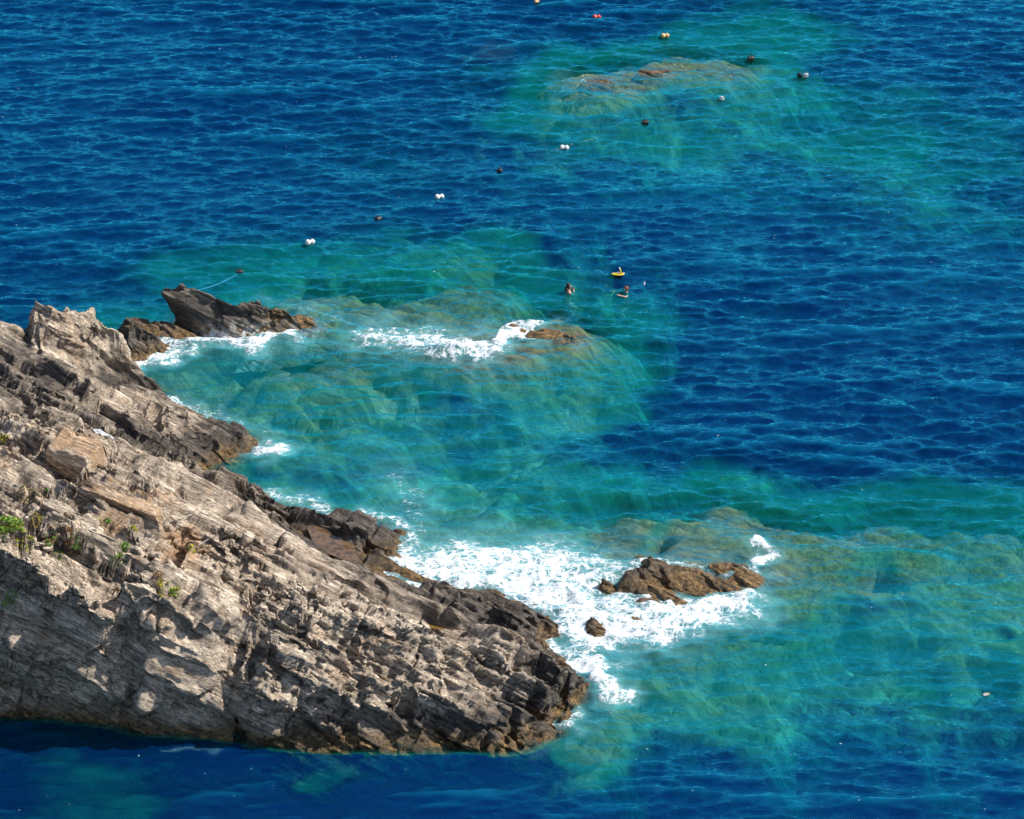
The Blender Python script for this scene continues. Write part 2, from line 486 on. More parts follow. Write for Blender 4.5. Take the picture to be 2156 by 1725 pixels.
# ---- the headland
coast = shore((-420, 1500), (-300, 1525), (-150, 1535), (0, 1540), (120, 1548), (240, 1562), (300, 1578), (440, 1586), (560, 1590), (700, 1602), (830, 1603), (960, 1592),
              (1060, 1586), (1120, 1572), (1185, 1545), (1200, 1505), (1240, 1470), (1247, 1430), (1215, 1385), (1175, 1365), (1150, 1345), (1190, 1325),
              (1160, 1285), (1120, 1265), (1040, 1243), (960, 1238), (885, 1215), (850, 1190), (822, 1165), (835, 1140), (852, 1125), (800, 1103), (720, 1092), (640, 1075), (575, 1060),
              (520, 1042), (470, 1022), (425, 1010), (440, 985), (490, 962), (543, 938), (520, 918), (470, 900), (425, 874), (370, 845), (325, 826), (285, 812), (240, 806),
              (268, 792), (272, 775), (300, 755), (350, 740), (410, 720), (416, 708), (396, 698, .9, .9), (320, 688, 1.2, 1.3), (255, 672, 1.7, 1.6), (240, 697, 3.3, 3.0), (192, 667, 4.2, 3.0), (110, 660, 4.7, 3.0), (62, 640, 5.3, 2.6), (0, 668, 4.5, 3.0), (-100, 655, 4.8, 3.5), (-420, 655, 5.0, 4))
main_lines = [
    # cliff edge and face on the camera side, left to right
    L((-420, 1120, 8.2, .1), (-200, 1125, 7.9, .1), (0, 1130, 7.4, .1), (88, 1176, 7.2, .1), (150, 1212, 6.7, .1), (205, 1228, 6.4, .1), (250, 1218, 6.3, .1), (312, 1310, 4.8, .15), (330, 1400, 3.2, .2), (352, 1500, 1.3, .35)),
    L((-420, 1330, 4.4, .3), (0, 1262, 5.4, .3), (50, 1300, 4.8, .3), (85, 1176, 7.1, .3)),
    L((-420, 1450, 1.8, .5), (0, 1400, 3.0, .45), (110, 1330, 4.0, .25), (200, 1400, 2.5, .3), (290, 1500, 0.9, .4)),
    L((205, 1300, 4.3, .25), (265, 1400, 2.7, .3)),
    L((330, 1245, 6.0, .1), (420, 1295, 4.9, .1), (500, 1275, 4.8, .1), (560, 1268, 4.6, .1), (640, 1290, 4.2, .15), (720, 1315, 3.5, .2), (870, 1335, 2.7, .2), (1000, 1362, 2.05, .3), (1090, 1362, 1.9, .6), (1150, 1372, 1.5, .8), (1195, 1400, 1.1, .9), (1235, 1440, .55, .9)),
    L((400, 1400, 3.1, .15), (480, 1440, 2.3, .25), (500, 1530, 0.9, .4)),
    L((545, 1330, 3.9, .15), (530, 1420, 2.9, .25), (560, 1500, 1.6, .3), (620, 1540, 1.1, .4)),
    L((640, 1380, 3.1, .25), (760, 1430, 2.1, .3), (860, 1440, 1.75, .2), (960, 1450, 1.45, .25), (1080, 1470, 1.1, .5), (1170, 1480, .7, .8)),
    L((700, 1520, 1.2, .4), (830, 1530, 0.9, .45), (960, 1530, .75, .6), (1080, 1530, .6, .8)),
    # gully with the ochre pool and the dark hump behind it
    L((790, 1290, 2.1, .3), (880, 1312, 1.55, .5), (960, 1326, 1.35, .6), (1030, 1338, 1.2, .7), (1110, 1338, 0.9, .8)),
    L((700, 1225, 2.4, .4), (800, 1232, 2.0, .7), (900, 1245, 1.6, .85), (1000, 1258, 1.45, .9), (1080, 1268, 1.2, .9), (1150, 1290, .7, .9)),
    L((900, 1290, 1.6, .8), (1000, 1300, 1.35, .85), (1100, 1310, 1.0, .9)),
    L((760, 1262, 2.1, .35), (860, 1285, 1.7, .6)),
    # broad pale top
    L((-420, 960, 6.3, .1), (-150, 985, 6.2, .1), (0, 1010, 6.0, .05), (120, 1060, 6.0, .05), (250, 1120, 5.9, .05), (360, 1180, 5.5, .05), (470, 1230, 5.0, .05), (560, 1268, 4.6, .1)),
    L((0, 880, 4.7, .1), (100, 895, 4.6, .1), (200, 932, 4.5, .15), (300, 985, 4.1, .2), (400, 1040, 3.6, .2), (520, 1110, 3.1, .2), (620, 1170, 2.5, .3), (700, 1225, 2.4, .4)),
    L((330, 1060, 5.0, .1), (450, 1130, 4.5, .1), (560, 1190, 4.0, .15), (650, 1240, 3.4, .25)),
    L((330, 960, 2.6, .35), (400, 1005, 1.9, .45), (480, 1050, 1.5, .4), (580, 1100, 1.3, .5), (640, 1130, .95, .6)),
    # brown tide pool behind its dark rim
    L((650, 1110, .55, .8), (690, 1130, .42, .9), (730, 1165, .42, .9), (745, 1200, .5, .9)),
    L((660, 1140, .42, .9), (700, 1160, .42, .9)),
    L((640, 1200, .9, .6), (680, 1195, .7, .8)),
    L((690, 1100, .75, .95), (760, 1112, .7, .95), (810, 1130, .45, .95)),
    L((770, 1165, .85, .95), (790, 1200, .9, .95), (850, 1225, .9, .95)),
    # gully between the top and the mid spur, then the spur
    L((-420, 850, 4.6, .4), (0, 866, 4.2, .5), (100, 880, 3.9, .5), (205, 914, 3.2, .4), (260, 945, 2.2, .7), (330, 965, .9, .9), (400, 985, .3, .9)),
    L((0, 800, 4.1, .9), (80, 830, 3.7, .9), (150, 842, 3.5, .7), (215, 815, 2.9, .3), (250, 812, 2.3, .2)),
    L((215, 815, 2.9, .3), (290, 840, 2.3, .15), (370, 868, 1.8, .2), (430, 895, 1.2, .6), (500, 920, .6, .9)),
    L((150, 880, 3.0, .8), (250, 900, 2.4, .85), (340, 930, 1.5, .9), (450, 945, .7, .95)),
    # the dark shoulder and the peak
    L((-420, 730, 4.4, .8), (0, 745, 4.0, .8), (60, 735, 3.6, .8), (110, 775, 3.5, .9), (180, 800, 2.4, .8), (225, 806, 1.2, .9)),
    L((-420, 660, 5.0, .3), (-100, 655, 4.8, .4), (0, 668, 4.5, .5), (46, 690, 3.9, .6)),
    L((58, 700, 3.0, .8), (64, 730, 3.2, .8)),
    L((62, 640, 5.3, .1), (110, 660, 4.7, .1), (160, 680, 4.0, .15), (192, 667, 4.2, .15), (240, 697, 3.3, .25), (300, 725, 1.6, .6)),
    L((62, 640, 4.6, .3, 0.6), (110, 660, 4.0, .3, 0.9), (192, 667, 3.4, .3, 0.9), (240, 697, 2.3, .4, 0.9)),
    L((90, 720, 3.9, .25), (160, 745, 3.0, .4), (230, 770, 1.4, .8)),
    L((255, 672, 1.7, .9), (320, 686, 1.3, .9), (385, 698, .95, .9)),
    L((250, 690, 1.5, .9), (320, 705, .8, .9)),
]

def head_warp(P):                       # the sea has cut back the foot of the face on the left
    P = P.copy()
    x, y, z = P.T
    front = 1 - sstep(83.5, 86.0, y)
    left = 1 - sstep(-6.0, 1.0, x)
    deepcut = 1 - sstep(-11.0, -8.6, x)
    u1 = (1 - sstep(0.5, 2.3, z)) * .6 * left
    u2 = (1 - sstep(0.4, 3.0, z)) * .35 * deepcut
    P[:, 1] += front * (u1 + u2) * sstep(-1.5, .1, z)
    return P

def ochre_map(x, y, z):
    m = .5 + 0 * x
    for (u, v, zz, r, k) in ((150, 960, 5, 2.0, .8), (280, 1070, 5, 2.6, .8), (380, 1140, 5, 2.2, .9), (540, 1195, 4, 1.5, .7), (260, 1120, 5.5, 2.0, .6), (30, 980, 6, 1.5, .5)):
        p = at(u, v, zz)
        m = np.maximum(m, k * np.exp(-((x - p.x) ** 2 + (y - p.y) ** 2) / r ** 2) + .2)
    return m

head = Relief(coast, main_lines, res=0.065, margin=2.6, drop=0.8, k=2)

def ground(rl, u, v):                   # where a sight line first meets the relief
    d = ray(u, v)
    lo = (CAM_H - 9.0) / -d.z
    tt = np.arange(lo, (CAM_H + .5) / -d.z, .04)
    zz = rl.sample(rl.Z, tt * d.x, tt * d.y, -5.0)
    k = np.argmax(zz >= CAM_H + tt * d.z)
    return Vector((tt[k] * d.x, tt[k] * d.y, zz[k]))

LEDGES = [  # line left to right, height of the step facing the sea, how far back it fades
    ([(155, 1050), (225, 1071), (281, 1089), (337, 1103)], .50, 1.5), ([(88, 1078), (148, 1106), (211, 1127)], .45, 1.2), ([(81, 1110), (141, 1141), (225, 1173), (250, 1164)], .50, 1.3),
    ([(250, 1110), (317, 1148), (332, 1168)], .32, 1.0), ([(0, 1004), (70, 1025), (116, 1050), (197, 1068)], .35, 1.2), ([(0, 925), (80, 950), (95, 985)], .4, 1.0), ([(150, 1010), (215, 1020), (260, 1045)], .3, .9),
    ([(470, 1130), (511, 1147), (561, 1146), (605, 1163), (636, 1193)], .38, 1.2), ([(676, 1324), (739, 1334), (786, 1355), (833, 1364)], .38, 1.0), ([(622, 1327), (687, 1355)], .35, .9),
    ([(762, 1219), (800, 1240), (828, 1263)], .32, .7), ([(684, 1327), (737, 1344), (800, 1355), (881, 1390)], .3, .9), ([(705, 1299), (760, 1312), (818, 1327), (885, 1359)], .32, .9),
    ([(976, 1243), (1029, 1292), (1096, 1337)], .40, .9), ([(1040, 1262), (1100, 1300), (1140, 1330)], .3, .6), ([(590, 1415), (713, 1464), (853, 1496)], .30, .8), ([(607, 1485), (730, 1503), (878, 1573)], .34, .8),
    ([(888, 1527), (990, 1524), (1075, 1520)], .26, .6), ([(380, 1330), (440, 1345), (480, 1335)], .35, .7), ([(340, 1270), (420, 1285), (490, 1262)], .25, .6), ([(900, 1400), (1000, 1395), (1080, 1420)], .22, .7),
    ([(300, 1010), (380, 1060), (440, 1085)], .3, .9), ([(420, 1180), (480, 1205), (560, 1225)], .22, .9), ([(560, 1240), (640, 1262), (700, 1285)], .25, .8), ([(100, 760), (180, 775), (240, 795)], .3, .5),
    ([(90, 690), (170, 712), (260, 745)], .3, .6), ([(220, 850), (320, 878), (420, 915)], .28, .7), ([(260, 885), (350, 915), (440, 940)], .3, .7), ([(0, 790), (60, 800), (120, 830)], .35, .6),
    ([(160, 1255), (190, 1290), (185, 1340)], .25, .6), ([(40, 1330), (75, 1380), (130, 1420)], .5, .9)]
CRACKS = [  # line, depth, half width
    ([(345, 1099), (376, 1138), (383, 1187)], .45, .10), ([(533, 1209), (537, 1259), (519, 1273)], .40, .09), ([(500, 1284), (475, 1345), (483, 1419), (492, 1507)], 1.7, .34), ([(545, 1300), (528, 1380), (520, 1440)], 1.1, .26),
    ([(566, 1273), (568, 1317)], .4, .09), ([(1138, 1369), (1124, 1439)], .45, .11), ([(1177, 1376), (1187, 1432), (1170, 1482)], .5, .11), ([(1089, 1369), (1096, 1429)], .35, .09),
    ([(600, 1478), (597, 1552)], .45, .10), ([(888, 1334), (874, 1397), (860, 1492)], .28, .08), ([(860, 1492), (866, 1560)], .4, .10), ([(115, 1258), (126, 1286), (117, 1312), (129, 1387)], .5, .10), ([(199, 1277), (211, 1317), (180, 1330)], .35, .09),
    ([(222, 1270), (248, 1324), (293, 1364)], .35, .08), ([(305, 1357), (290, 1422), (281, 1476)], .45, .10), ([(335, 1225), (332, 1275)], .5, .10), ([(420, 1060), (350, 1010)], .35, .09), ([(655, 1290), (640, 1330)], .3, .08),
    ([(500, 1118), (470, 1150), (520, 1190)], .3, .08), ([(990, 1355), (1010, 1400)], .3, .08), ([(1010, 1500), (1016, 1580)], .4, .09), ([(1060, 1500), (1090, 1570)], .4, .1), ([(730, 1500), (736, 1580)], .4, .1),
    ([(160, 690), (200, 740), (210, 790)], .35, .1), ([(300, 1100), (360, 1080)], .3, .08), ([(560, 1085), (600, 1120), (585, 1150)], .3, .08), ([(330, 860), (345, 900), (330, 950)], .4, .1)]
_GX, _GY = np.meshgrid(head.gx, head.gy, indexing='ij')
def line_on(pts): return [(p.x, p.y) for p in (ground(head, *q) for q in pts)]
_ld, _cr = [(line_on(p), h, w_) for p, h, w_ in LEDGES], [(line_on(p), d, w_) for p, d, w_ in CRACKS]
for pts, h, back in _ld + [(p, -d, w_) for p, d, w_ in _cr]:
    xs, ys = [p[0] for p in pts], [p[1] for p in pts]
    i0, i1 = np.searchsorted(head.gx, (min(xs) - 2.5, max(xs) + 2.5)); j0, j1 = np.searchsorted(head.gy, (min(ys) - 3.5, max(ys) + 3.5))
    gx_, gy_ = _GX[i0:i1, j0:j1], _GY[i0:i1, j0:j1]
    jx = gx_ + .16 * vnoise(gx_ * 1.7, gy_ * 1.7, gx_ * 0, 77) + .05 * vnoise(gx_ * 6, gy_ * 6, gx_ * 0, 79)
    jy = gy_ + .16 * vnoise(gx_ * 1.7, gy_ * 1.7, gx_ * 0 + 4, 78) + .05 * vnoise(gx_ * 6, gy_ * 6, gx_ * 0, 80)
    q = seg_dist(jx, jy, pts)
    if h > 0:
        xo = np.argsort(xs); yl = np.interp(jx, np.array(xs)[xo], np.array(ys)[xo])
        side = sstep(-.03, .12, jy - yl)
        ends = sstep(min(xs) - .3, min(xs) + .5, jx) * sstep(max(xs) + .3, max(xs) - .5, jx)
        head.Z[i0:i1, j0:j1] += (h * side * np.exp(-np.maximum(jy - yl, 0) / back) * ends * sstep(3.5, 2.0, q)).astype(np.float32)
    else:
        head.Z[i0:i1, j0:j1] += (h * np.exp(-(q / back) ** 2)).astype(np.float32)

class Near:                             # distance from the headland's shore, on a coarse grid
    gx, gy = np.arange(-60, 60, .3), np.arange(60, 170, .3)
_x, _y = np.meshgrid(Near.gx, Near.gy, indexing='ij')
Near.D = np.where(inside(_x, _y, head.poly), -1, 1) * seg_dist(_x, _y, head.poly + [head.poly[0]])
def near_d(X, Y):
    fx, fy = np.clip((X + 60) / .3, 0, len(Near.gx) - 1.01), np.clip((Y - 60) / .3, 0, len(Near.gy) - 1.01)
    i, j = fx.astype(int), fy.astype(int); fx, fy = fx - i, fy - j
    D = Near.D
    return (D[i, j] * (1 - fx) + D[i + 1, j] * fx) * (1 - fy) + (D[i, j + 1] * (1 - fx) + D[i + 1, j + 1] * fx) * fy
POOLS = [  # outline, level, colour
    ([(650, 1112), (680, 1112), (708, 1135), (735, 1138), (745, 1165), (757, 1195), (740, 1198), (722, 1175), (690, 1160), (665, 1140)], .50, (.15, .095, .055)),
    ([(890, 1310), (930, 1317), (980, 1328), (1030, 1337), (1010, 1340), (960, 1336), (905, 1320)], 1.22, (.20, .11, .02)),
    ([(625, 1198), (650, 1193), (676, 1200), (658, 1208), (634, 1206)], .90, (.24, .12, .025)),
    ([(186, 906), (210, 908), (233, 920), (226, 924), (200, 916)], 3.25, (.70, .72, .75))]
def carve(P):
    for pts, zp, _ in POOLS:
        poly = [(at(u, v, zp).x, at(u, v, zp).y) for u, v in pts]
        x, y = P[:, 0], P[:, 1]
        m = (np.abs(x - np.mean([p[0] for p in poly])) < 6) & (np.abs(y - np.mean([p[1] for p in poly])) < 6)
        xm, ym = x[m], y[m]
        d = np.where(inside(xm, ym, poly), -1, 1) * seg_dist(xm, ym, poly + [poly[0]])
        wgt = sstep(.30, -.15, d + .12 * vnoise(xm * 3, ym * 3, xm * 0, 5))
        zz = P[m, 2]
        P[m, 2] = zz + (np.minimum(zz, zp - .06 + .05 * vnoise(xm * 4, ym * 4, xm * 0, 6)) - zz) * wgt
    return P
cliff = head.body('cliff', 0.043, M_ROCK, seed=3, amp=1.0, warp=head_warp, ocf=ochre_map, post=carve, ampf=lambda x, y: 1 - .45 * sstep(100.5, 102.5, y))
tag(cliff, kind='structure')

# ---- free-standing rocks
def free_rock(name, outline, lines, step, seed, amp, label, group=None, drop=1.0, res=0.06, flow=None, warp=None, terr=1.0, zcut=-1.3, zf=None):
    rl = Relief(outline, lines, res=res, margin=1.6, drop=drop, k=1, dk0=.9)
    o = rl.body(name, step, M_ROCK, seed=seed, amp=amp, zcut=zcut, flow=flow, warp=warp, terr=terr, zf=zf)
    tag(o, label, 'rock', group)
    return rl

reliefs = [head]
def stack_flow(x, y, z):
    p, q, r_ = at(470, 700, .2), at(520, 705, .2), at(645, 690, .1)
    return sstep(.9, .05, z) * np.clip(np.exp(-((x - p.x) ** 2 + (y - p.y) ** 2) / 1.1) + np.exp(-((x - q.x) ** 2 + (y - q.y) ** 2) / 1.1) + .6 * np.exp(-((x - r_.x) ** 2 + (y - r_.y) ** 2) / .4), 0, .9)
def stack_warp(P):
    P = P.copy()
    x0 = at(352, 650, 1).x
    k = 1 - sstep(x0, x0 + 3.2, P[:, 0])
    P[:, 0] -= k * .35 * np.clip(P[:, 2], 0, 5)
    return P
reliefs.append(free_rock('sea_stack',
    shore((366, 688), (398, 698), (430, 704), (480, 714), (540, 710), (585, 704), (640, 694), (688, 685), (655, 675, .4, .6), (605, 658, .9, .8), (545, 641, 1.35, 1.0), (480, 631, 1.6, 1.2), (430, 617, 1.8, 1.3), (400, 607, 2.0, 1.2), (372, 600, 2.05, .9)),
    [L((374, 601, 2.05, .95), (400, 607, 2.0, .95), (430, 617, 1.8, .95), (480, 631, 1.6, .9), (540, 641, 1.35, .7), (563, 646, 1.2, .6), (571, 668, .6, .6), (578, 648, 1.1, .5), (605, 658, .9, .4), (655, 676, .45, .4)),
     L((405, 692, .35, .95), (450, 699, .32, .9), (520, 702, .24, .8))],
    0.03, 11, .42, 'big dark sea stack leaning left, brown at its right end, just off the headland', flow=stack_flow, warp=stack_warp, res=.05, zf=lambda x: 1 - .72 * sstep(at(500, 680).x, at(590, 680).x, x)))
reliefs.append(free_rock('sea_rock',
    shore((1300, 1246), (1320, 1252), (1350, 1262), (1385, 1272), (1425, 1282), (1462, 1276), (1475, 1262), (1500, 1250), (1540, 1250), (1590, 1240), (1600, 1222), (1570, 1205), (1520, 1200), (1470, 1194), (1420, 1186), (1370, 1172), (1340, 1175), (1315, 1205), (1302, 1225)),
    [L((1312, 1214, .62, .9), (1345, 1184, 1.05, .95), (1366, 1186, .95, .95), (1400, 1200, .6, .85), (1440, 1208, .5, .6), (1500, 1220, .3, .5), (1560, 1226, .14, .8)),
     L((1330, 1240, .3, .9), (1375, 1228, .2, .8), (1430, 1238, .12, .7), (1480, 1248, .05, .7)),
     L((1362, 1236, .5, .9), (1395, 1244, .42, .7), (1430, 1258, .3, .5), (1460, 1270, .1, .5)),
     L((1425, 1192, .75, .3), (1450, 1200, .6, .3), (1500, 1212, .3, .5))],
    0.03, 23, .5, 'largest brown layered rock standing in the white foam off the headland tip', 'rocks in the foam off the headland tip', zf=lambda x: .6 - .35 * sstep(at(1370, 1210).x, at(1440, 1210).x, x)))
def small_rock(u0, u1, v, vb, h, seed, label, name='sea_rock', lean=.3, group='rocks in the foam off the headland tip', amp=.38, dk=.9, zf=None):
    """u0..u1 wide, its shore at v in front and vb behind, with its crest towards one end."""
    um, c = u0 + (u1 - u0) * lean, (v + vb) / 2
    out = shore((u0, c + 2), (u0 + (u1 - u0) * .2, v - (v - c) * .2), (um, v), (u0 + (u1 - u0) * .75, v - (v - c) * .05), (u1, c + (v - c) * .5), (u1 - (u1 - u0) * .15, c - (c - vb) * .5), (um + (u1 - u0) * .1, vb), (u0 + (u1 - u0) * .1, vb + (c - vb) * .4))
    pk = h * 62 / 0.0166 / 62 * .0166
    def up(uu, z):                      # crest above the middle of the footprint
        p = at(uu, c, 0); return Vector((p.x, p.y, z))
    cr = [(up(u0 + (u1 - u0) * .18, pk * .75), dk), (up(um, pk), dk), (up(um + (u1 - um) * .35, pk * .6), dk * .9), (up(um + (u1 - um) * .75, pk * .25), dk * .7)]
    reliefs.append(free_rock(name, out, [cr], 0.03, seed, amp, label, group, drop=1.3, res=.05, terr=.7, zf=zf))
G2 = 'rocks awash on the middle reef'
small_rock(576, 672, 694, 662, .72, 38, 'golden brown jagged rock leaning against the right end of the sea stack', lean=.12, group='rocks beside the sea stack', dk=.3, zf=lambda x: .25 + 0 * x)
small_rock(246, 412, 720, 680, .85, 39, 'dark layered ledge lying low between the headland peak and the sea stack', lean=.14, group='rocks beside the sea stack', dk=.95)
small_rock(1256, 1300, 1252, 1226, .50, 31, 'squat dark rock in the foam just left of the largest brown layered rock')
small_rock(1228, 1284, 1336, 1306, .42, 32, 'pointed brown rock in the foam nearest the headland tip', lean=.4)
small_rock(1310, 1366, 1318, 1298, .22, 33, 'low dark rock trailing down to the right in the foam below the largest rock')
small_rock(1128, 1162, 1256, 1242, .20, 34, 'tiny dark rock in the foam above the headland tip', lean=.4)
small_rock(1174, 1212, 1290, 1276, .16, 35, 'flat little rock in the foam touching the right side of the headland')
small_rock(1488, 1580, 1206, 1184, .20, 36, 'low rust brown rock behind the right end of the largest rock', dk=.6)
small_rock(1336, 1390, 1278, 1262, .16, 37, 'thin ochre ledge awash in front of the largest rock', dk=.5)
small_rock(900, 968, 752, 742, .14, 41, 'leftmost low orange brown rock awash on the middle reef', lean=.5, group=G2, dk=.5)
small_rock(1010, 1052, 738, 718, .26, 42, 'small upright orange brown rock awash in the middle reef foam', lean=.7, group=G2, dk=.5)
small_rock(1060, 1112, 700, 684, .20, 43, 'rounded brown rock at the back of the middle reef', lean=.5, group=G2, dk=.5)
small_rock(1104, 1215, 716, 692, .22, 44, 'longest low brown rock at the right end of the middle reef', lean=.4, group=G2, dk=.6)
small_rock(1340, 1420, 160, 146, .07, 45, 'brown rock just breaking the surface of the far reef', lean=.4, group='rocks awash on the far reef', dk=.6)
small_rock(1225, 1290, 176, 164, .03, 46, 'grey rock awash at the left end of the far reef', lean=.4, group='rocks awash on the far reef', dk=.8)

# ---- the sea bed
def W(pts): return [(at(u, v).x, at(u, v).y) for u, v in pts]
SHOALS = [  # line, half width, depth of its top, slope
    ([(1215, 168), (1290, 168), (1380, 152), (1450, 138), (1520, 140)], .8, .42, .30),
    ([(1250, 235), (1450, 205), (1650, 235), (1850, 275), (1990, 325)], 3.6, 3.4, .30),
    ([(1540, 105), (1640, 85)], 2.5, 2.4, .5),
    ([(1240, 275), (1420, 300)], 2.5, 3.2, .5), ([(860, 335), (930, 330)], 1.5, 5.2, .25), ([(1900, 330), (2100, 400)], 3.0, 4.6, .3),
    ([(740, 645), (850, 640), (960, 635)], 1.6, .75, .30), ([(880, 690), (1010, 672)], 1.3, .7, .35),
    ([(915, 748), (1040, 727), (1150, 702), (1205, 712)], 1.0, .15, .35),
    ([(900, 795), (1010, 772), (1080, 780)], 1.2, .9, .4), ([(1010, 855), (1110, 865)], 1.8, 2.2, .4), ([(640, 772), (720, 765)], 1.0, 1.0, .35),
    ([(450, 600), (700, 590), (1000, 600), (1130, 650)], 3.0, 3.1, .40), ([(640, 640), (720, 680), (1000, 690)], 3.0, 1.9, .4),
    ([(400, 790), (560, 810), (720, 850)], 4.0, 2.7, .4), ([(560, 870), (720, 880)], 1.6, 1.4, .35), ([(620, 930), (900, 930)], 2.5, 3.4, .4),
    ([(960, 1030), (1120, 1060), (1280, 1085)], 1.6, 2.0, .55), ([(800, 1110), (1000, 1120), (1250, 1130)], 2.0, 1.1, .45),
    ([(1340, 1108), (1480, 1118), (1560, 1130)], 1.3, .55, .4), ([(1560, 1120), (1750, 1115), (1950, 1112), (2200, 1118)], 1.2, 1.3, .55),
    ([(1630, 1170), (1720, 1180), (1800, 1190)], 1.2, .55, .25), ([(1320, 1150), (1500, 1170), (1600, 1190)], 1.5, .35, .35),
    ([(1650, 1200), (1900, 1200), (2250, 1200)], 3.0, 1.5, .5), ([(1500, 1330), (1750, 1320), (2000, 1300), (2250, 1290)], 3.3, 2.2, .55),
    ([(1250, 1400), (1420, 1420), (1560, 1420)], 2.0, 1.7, .7), ([(1280, 1330), (1500, 1270), (1600, 1240)], 2.0, .8, .35), ([(1850, 1400), (2200, 1410)], 2.2, 3.3, .7),
    ([(-60, 1690), (120, 1695)], 2.5, 4.2, .4), ([(640, 1628), (690, 1628)], .15, 3.4, 2.0), ([(1190, 1575), (1240, 1545), (1290, 1490)], .6, 1.2, 1.0)]
GAPS = [([(865, 780), (900, 800), (960, 850), (1010, 890)], 1.3, 1.8), ([(1330, 1100), (1318, 1120)], .35, 2.0), ([(1835, 1165), (1850, 1185)], .45, 2.0), ([(1600, 1265), (1620, 1275)], .6, 1.6),
        ([(1780, 1285), (1920, 1275)], .5, 1.5), ([(2060, 1290), (2105, 1330)], .4, 2.5), ([(560, 1010), (750, 1030)], 1.0, 2.0)]
def bed(X, Y):
    wx = X + 1.1 * vnoise(X * .35, Y * .35, X * 0, 201) + .4 * vnoise(X * 1.1, Y * 1.1, X * 0, 203)
    wy = Y + 1.1 * vnoise(X * .35, Y * .35, X * 0 + 5, 202) + .4 * vnoise(X * 1.1, Y * 1.1, X * 0, 204)
    Z = np.full(X.shape, -13.0, np.float32)
    for pts, r, d, sl_ in SHOALS:
        q = np.maximum(seg_dist(wx, wy, W(pts)) - r, 0)
        Z = np.maximum(Z, -d - sl_ * (1.3 * q + .55 * q * q))
    Z = np.maximum(Z, -.9 - 1.1 * np.maximum(head_d(X, Y) - .7, 0))
    for pts, r, dp in GAPS:
        Z -= dp * np.exp(-(seg_dist(wx, wy, W(pts)) / r) ** 2)
    Z = Z + (1.5 * fbm(X * .22, Y * .26, X * 0, 231, 4, .55) + .3 * fbm(X * .7, Y * .9, X * 0, 233, 3)) * np.clip(-Z * .38 - .1, 0, 1.3)
    a = (X * .87 - Y * .5); b = (X * .5 + Y * .87)            # ribs that follow the beds of the headland
    rib = fbm(a * .5, b * 1.5, X * 0, 221, 4, .6) - .8 * groove(vnoise(a * .55, b * 1.3, X * 0, 225), .16) - .5 * groove(vnoise(a * 1.2, b * 2.4, X * 0, 226), .16)
    Z = Z + rib * np.clip(-Z * .45, .08, .40) * (1 - .9 * sstep(2.0, 3.8, -Z))
    return np.minimum(Z, -.06)
def head_d(X, Y):
    d = near_d(X, Y)
    front = np.maximum(sstep(82.0, 80.2, Y), sstep(84.5, 82.0, Y) * sstep(0.0, -3.0, X))    # deep water at the foot of the cliff
    return d + front * 8.0

def seabed_material():
    t = NT('sea_bed_rock')
    P = t.pos()
    n1, n2, n3 = t.noise(P, .55, 6, .6, .6), t.noise(P, 1.0, 8, .6, .6), t.noise(P, .22, 4, .55)
    A_ = t.comb(t.vm('DOT_PRODUCT', P, (.35, -.2, 0)), t.vm('DOT_PRODUCT', P, (.8, 1.4, 0)), 0.0)
    n4 = t.noise(A_, 1.6, 7, .65, .5)
    n5 = t.noise(P, 4.0, 5, .65)
    rockc = t.mix(t.ss(n4, .36, .64), (.045, .038, .018), (.22, .18, .085))
    rockc = t.mix(t.ss(n5, .55, .72, 0, .6), rockc, (.30, .27, .14))
    weed = t.mix(t.ss(n5, .4, .6), (.03, .045, .012), (.12, .14, .04))
    col = t.mix(t.ss(n3, .48, .60, 0, .85), rockc, weed)
    sand = t.mix(t.ss(n4, .40, .62), (.20, .20, .12), (.42, .41, .30))
    col = t.mix(t.math('MULTIPLY', t.ss(n1, .50, .62), t.ss(t.attr('zz'), -1.0, -2.4)), col, sand)
    return t.done(t.principled(col, .9, t.bump(t.math('ADD', n4, n5), .8, .15)))
gx, gy = np.arange(-46, 46.01, .16), np.arange(66, 162.01, .17)
X, Y = np.meshgrid(gx, gy, indexing='ij')
Zb = bed(X.ravel(), Y.ravel())
sb = mesh_from('seabed', np.stack([X.ravel(), Y.ravel(), Zb], 1), grid_faces(len(gx), len(gy)), seabed_material(), {'zz': Zb})
tag(sb, kind='structure')
far = Zb.reshape(len(gx), len(gy))
bpy.ops.mesh.primitive_plane_add(size=6000, location=(0, 0, -13.6))
df = bpy.context.object; df.name = 'deep_seabed'; df.data.materials.append(bpy.data.materials['sea_bed_rock']); tag(df, kind='structure')

# ---- the water surface
def wave_field(Lt, n, peak, rms, ang, spread, seed, low=.12):
    k = np.fft.fftfreq(n, Lt / n) * 2 * np.pi
    kx, ky = np.meshgrid(k, k, indexing='ij')
    kk = np.hypot(kx, ky); kk[0, 0] = 1
    co = (kx * math.cos(ang) + ky * math.sin(ang)) / kk
    kp = 2 * np.pi / peak
    S = kk ** -3.3 * np.exp(-1.0 * (kp / kk) ** 2) * (np.abs(co) ** spread + .22 * np.abs(co * .94 + .34 * (kx * math.sin(ang) - ky * math.cos(ang)) / kk) ** spread + .006) * np.exp(-(kk * low / 2 / np.pi) ** 2)
    S[0, 0] = 0
    r = np.random.RandomState(seed)
    A = np.sqrt(S) * (r.randn(n, n) + 1j * r.randn(n, n))
    h = np.fft.ifft2(A).real
    c = rms / h.std()
    dx, dy = (np.fft.ifft2(-1j * kx / kk * A).real * c, np.fft.ifft2(-1j * ky / kk * A).real * c)
    return h * c, dx, dy
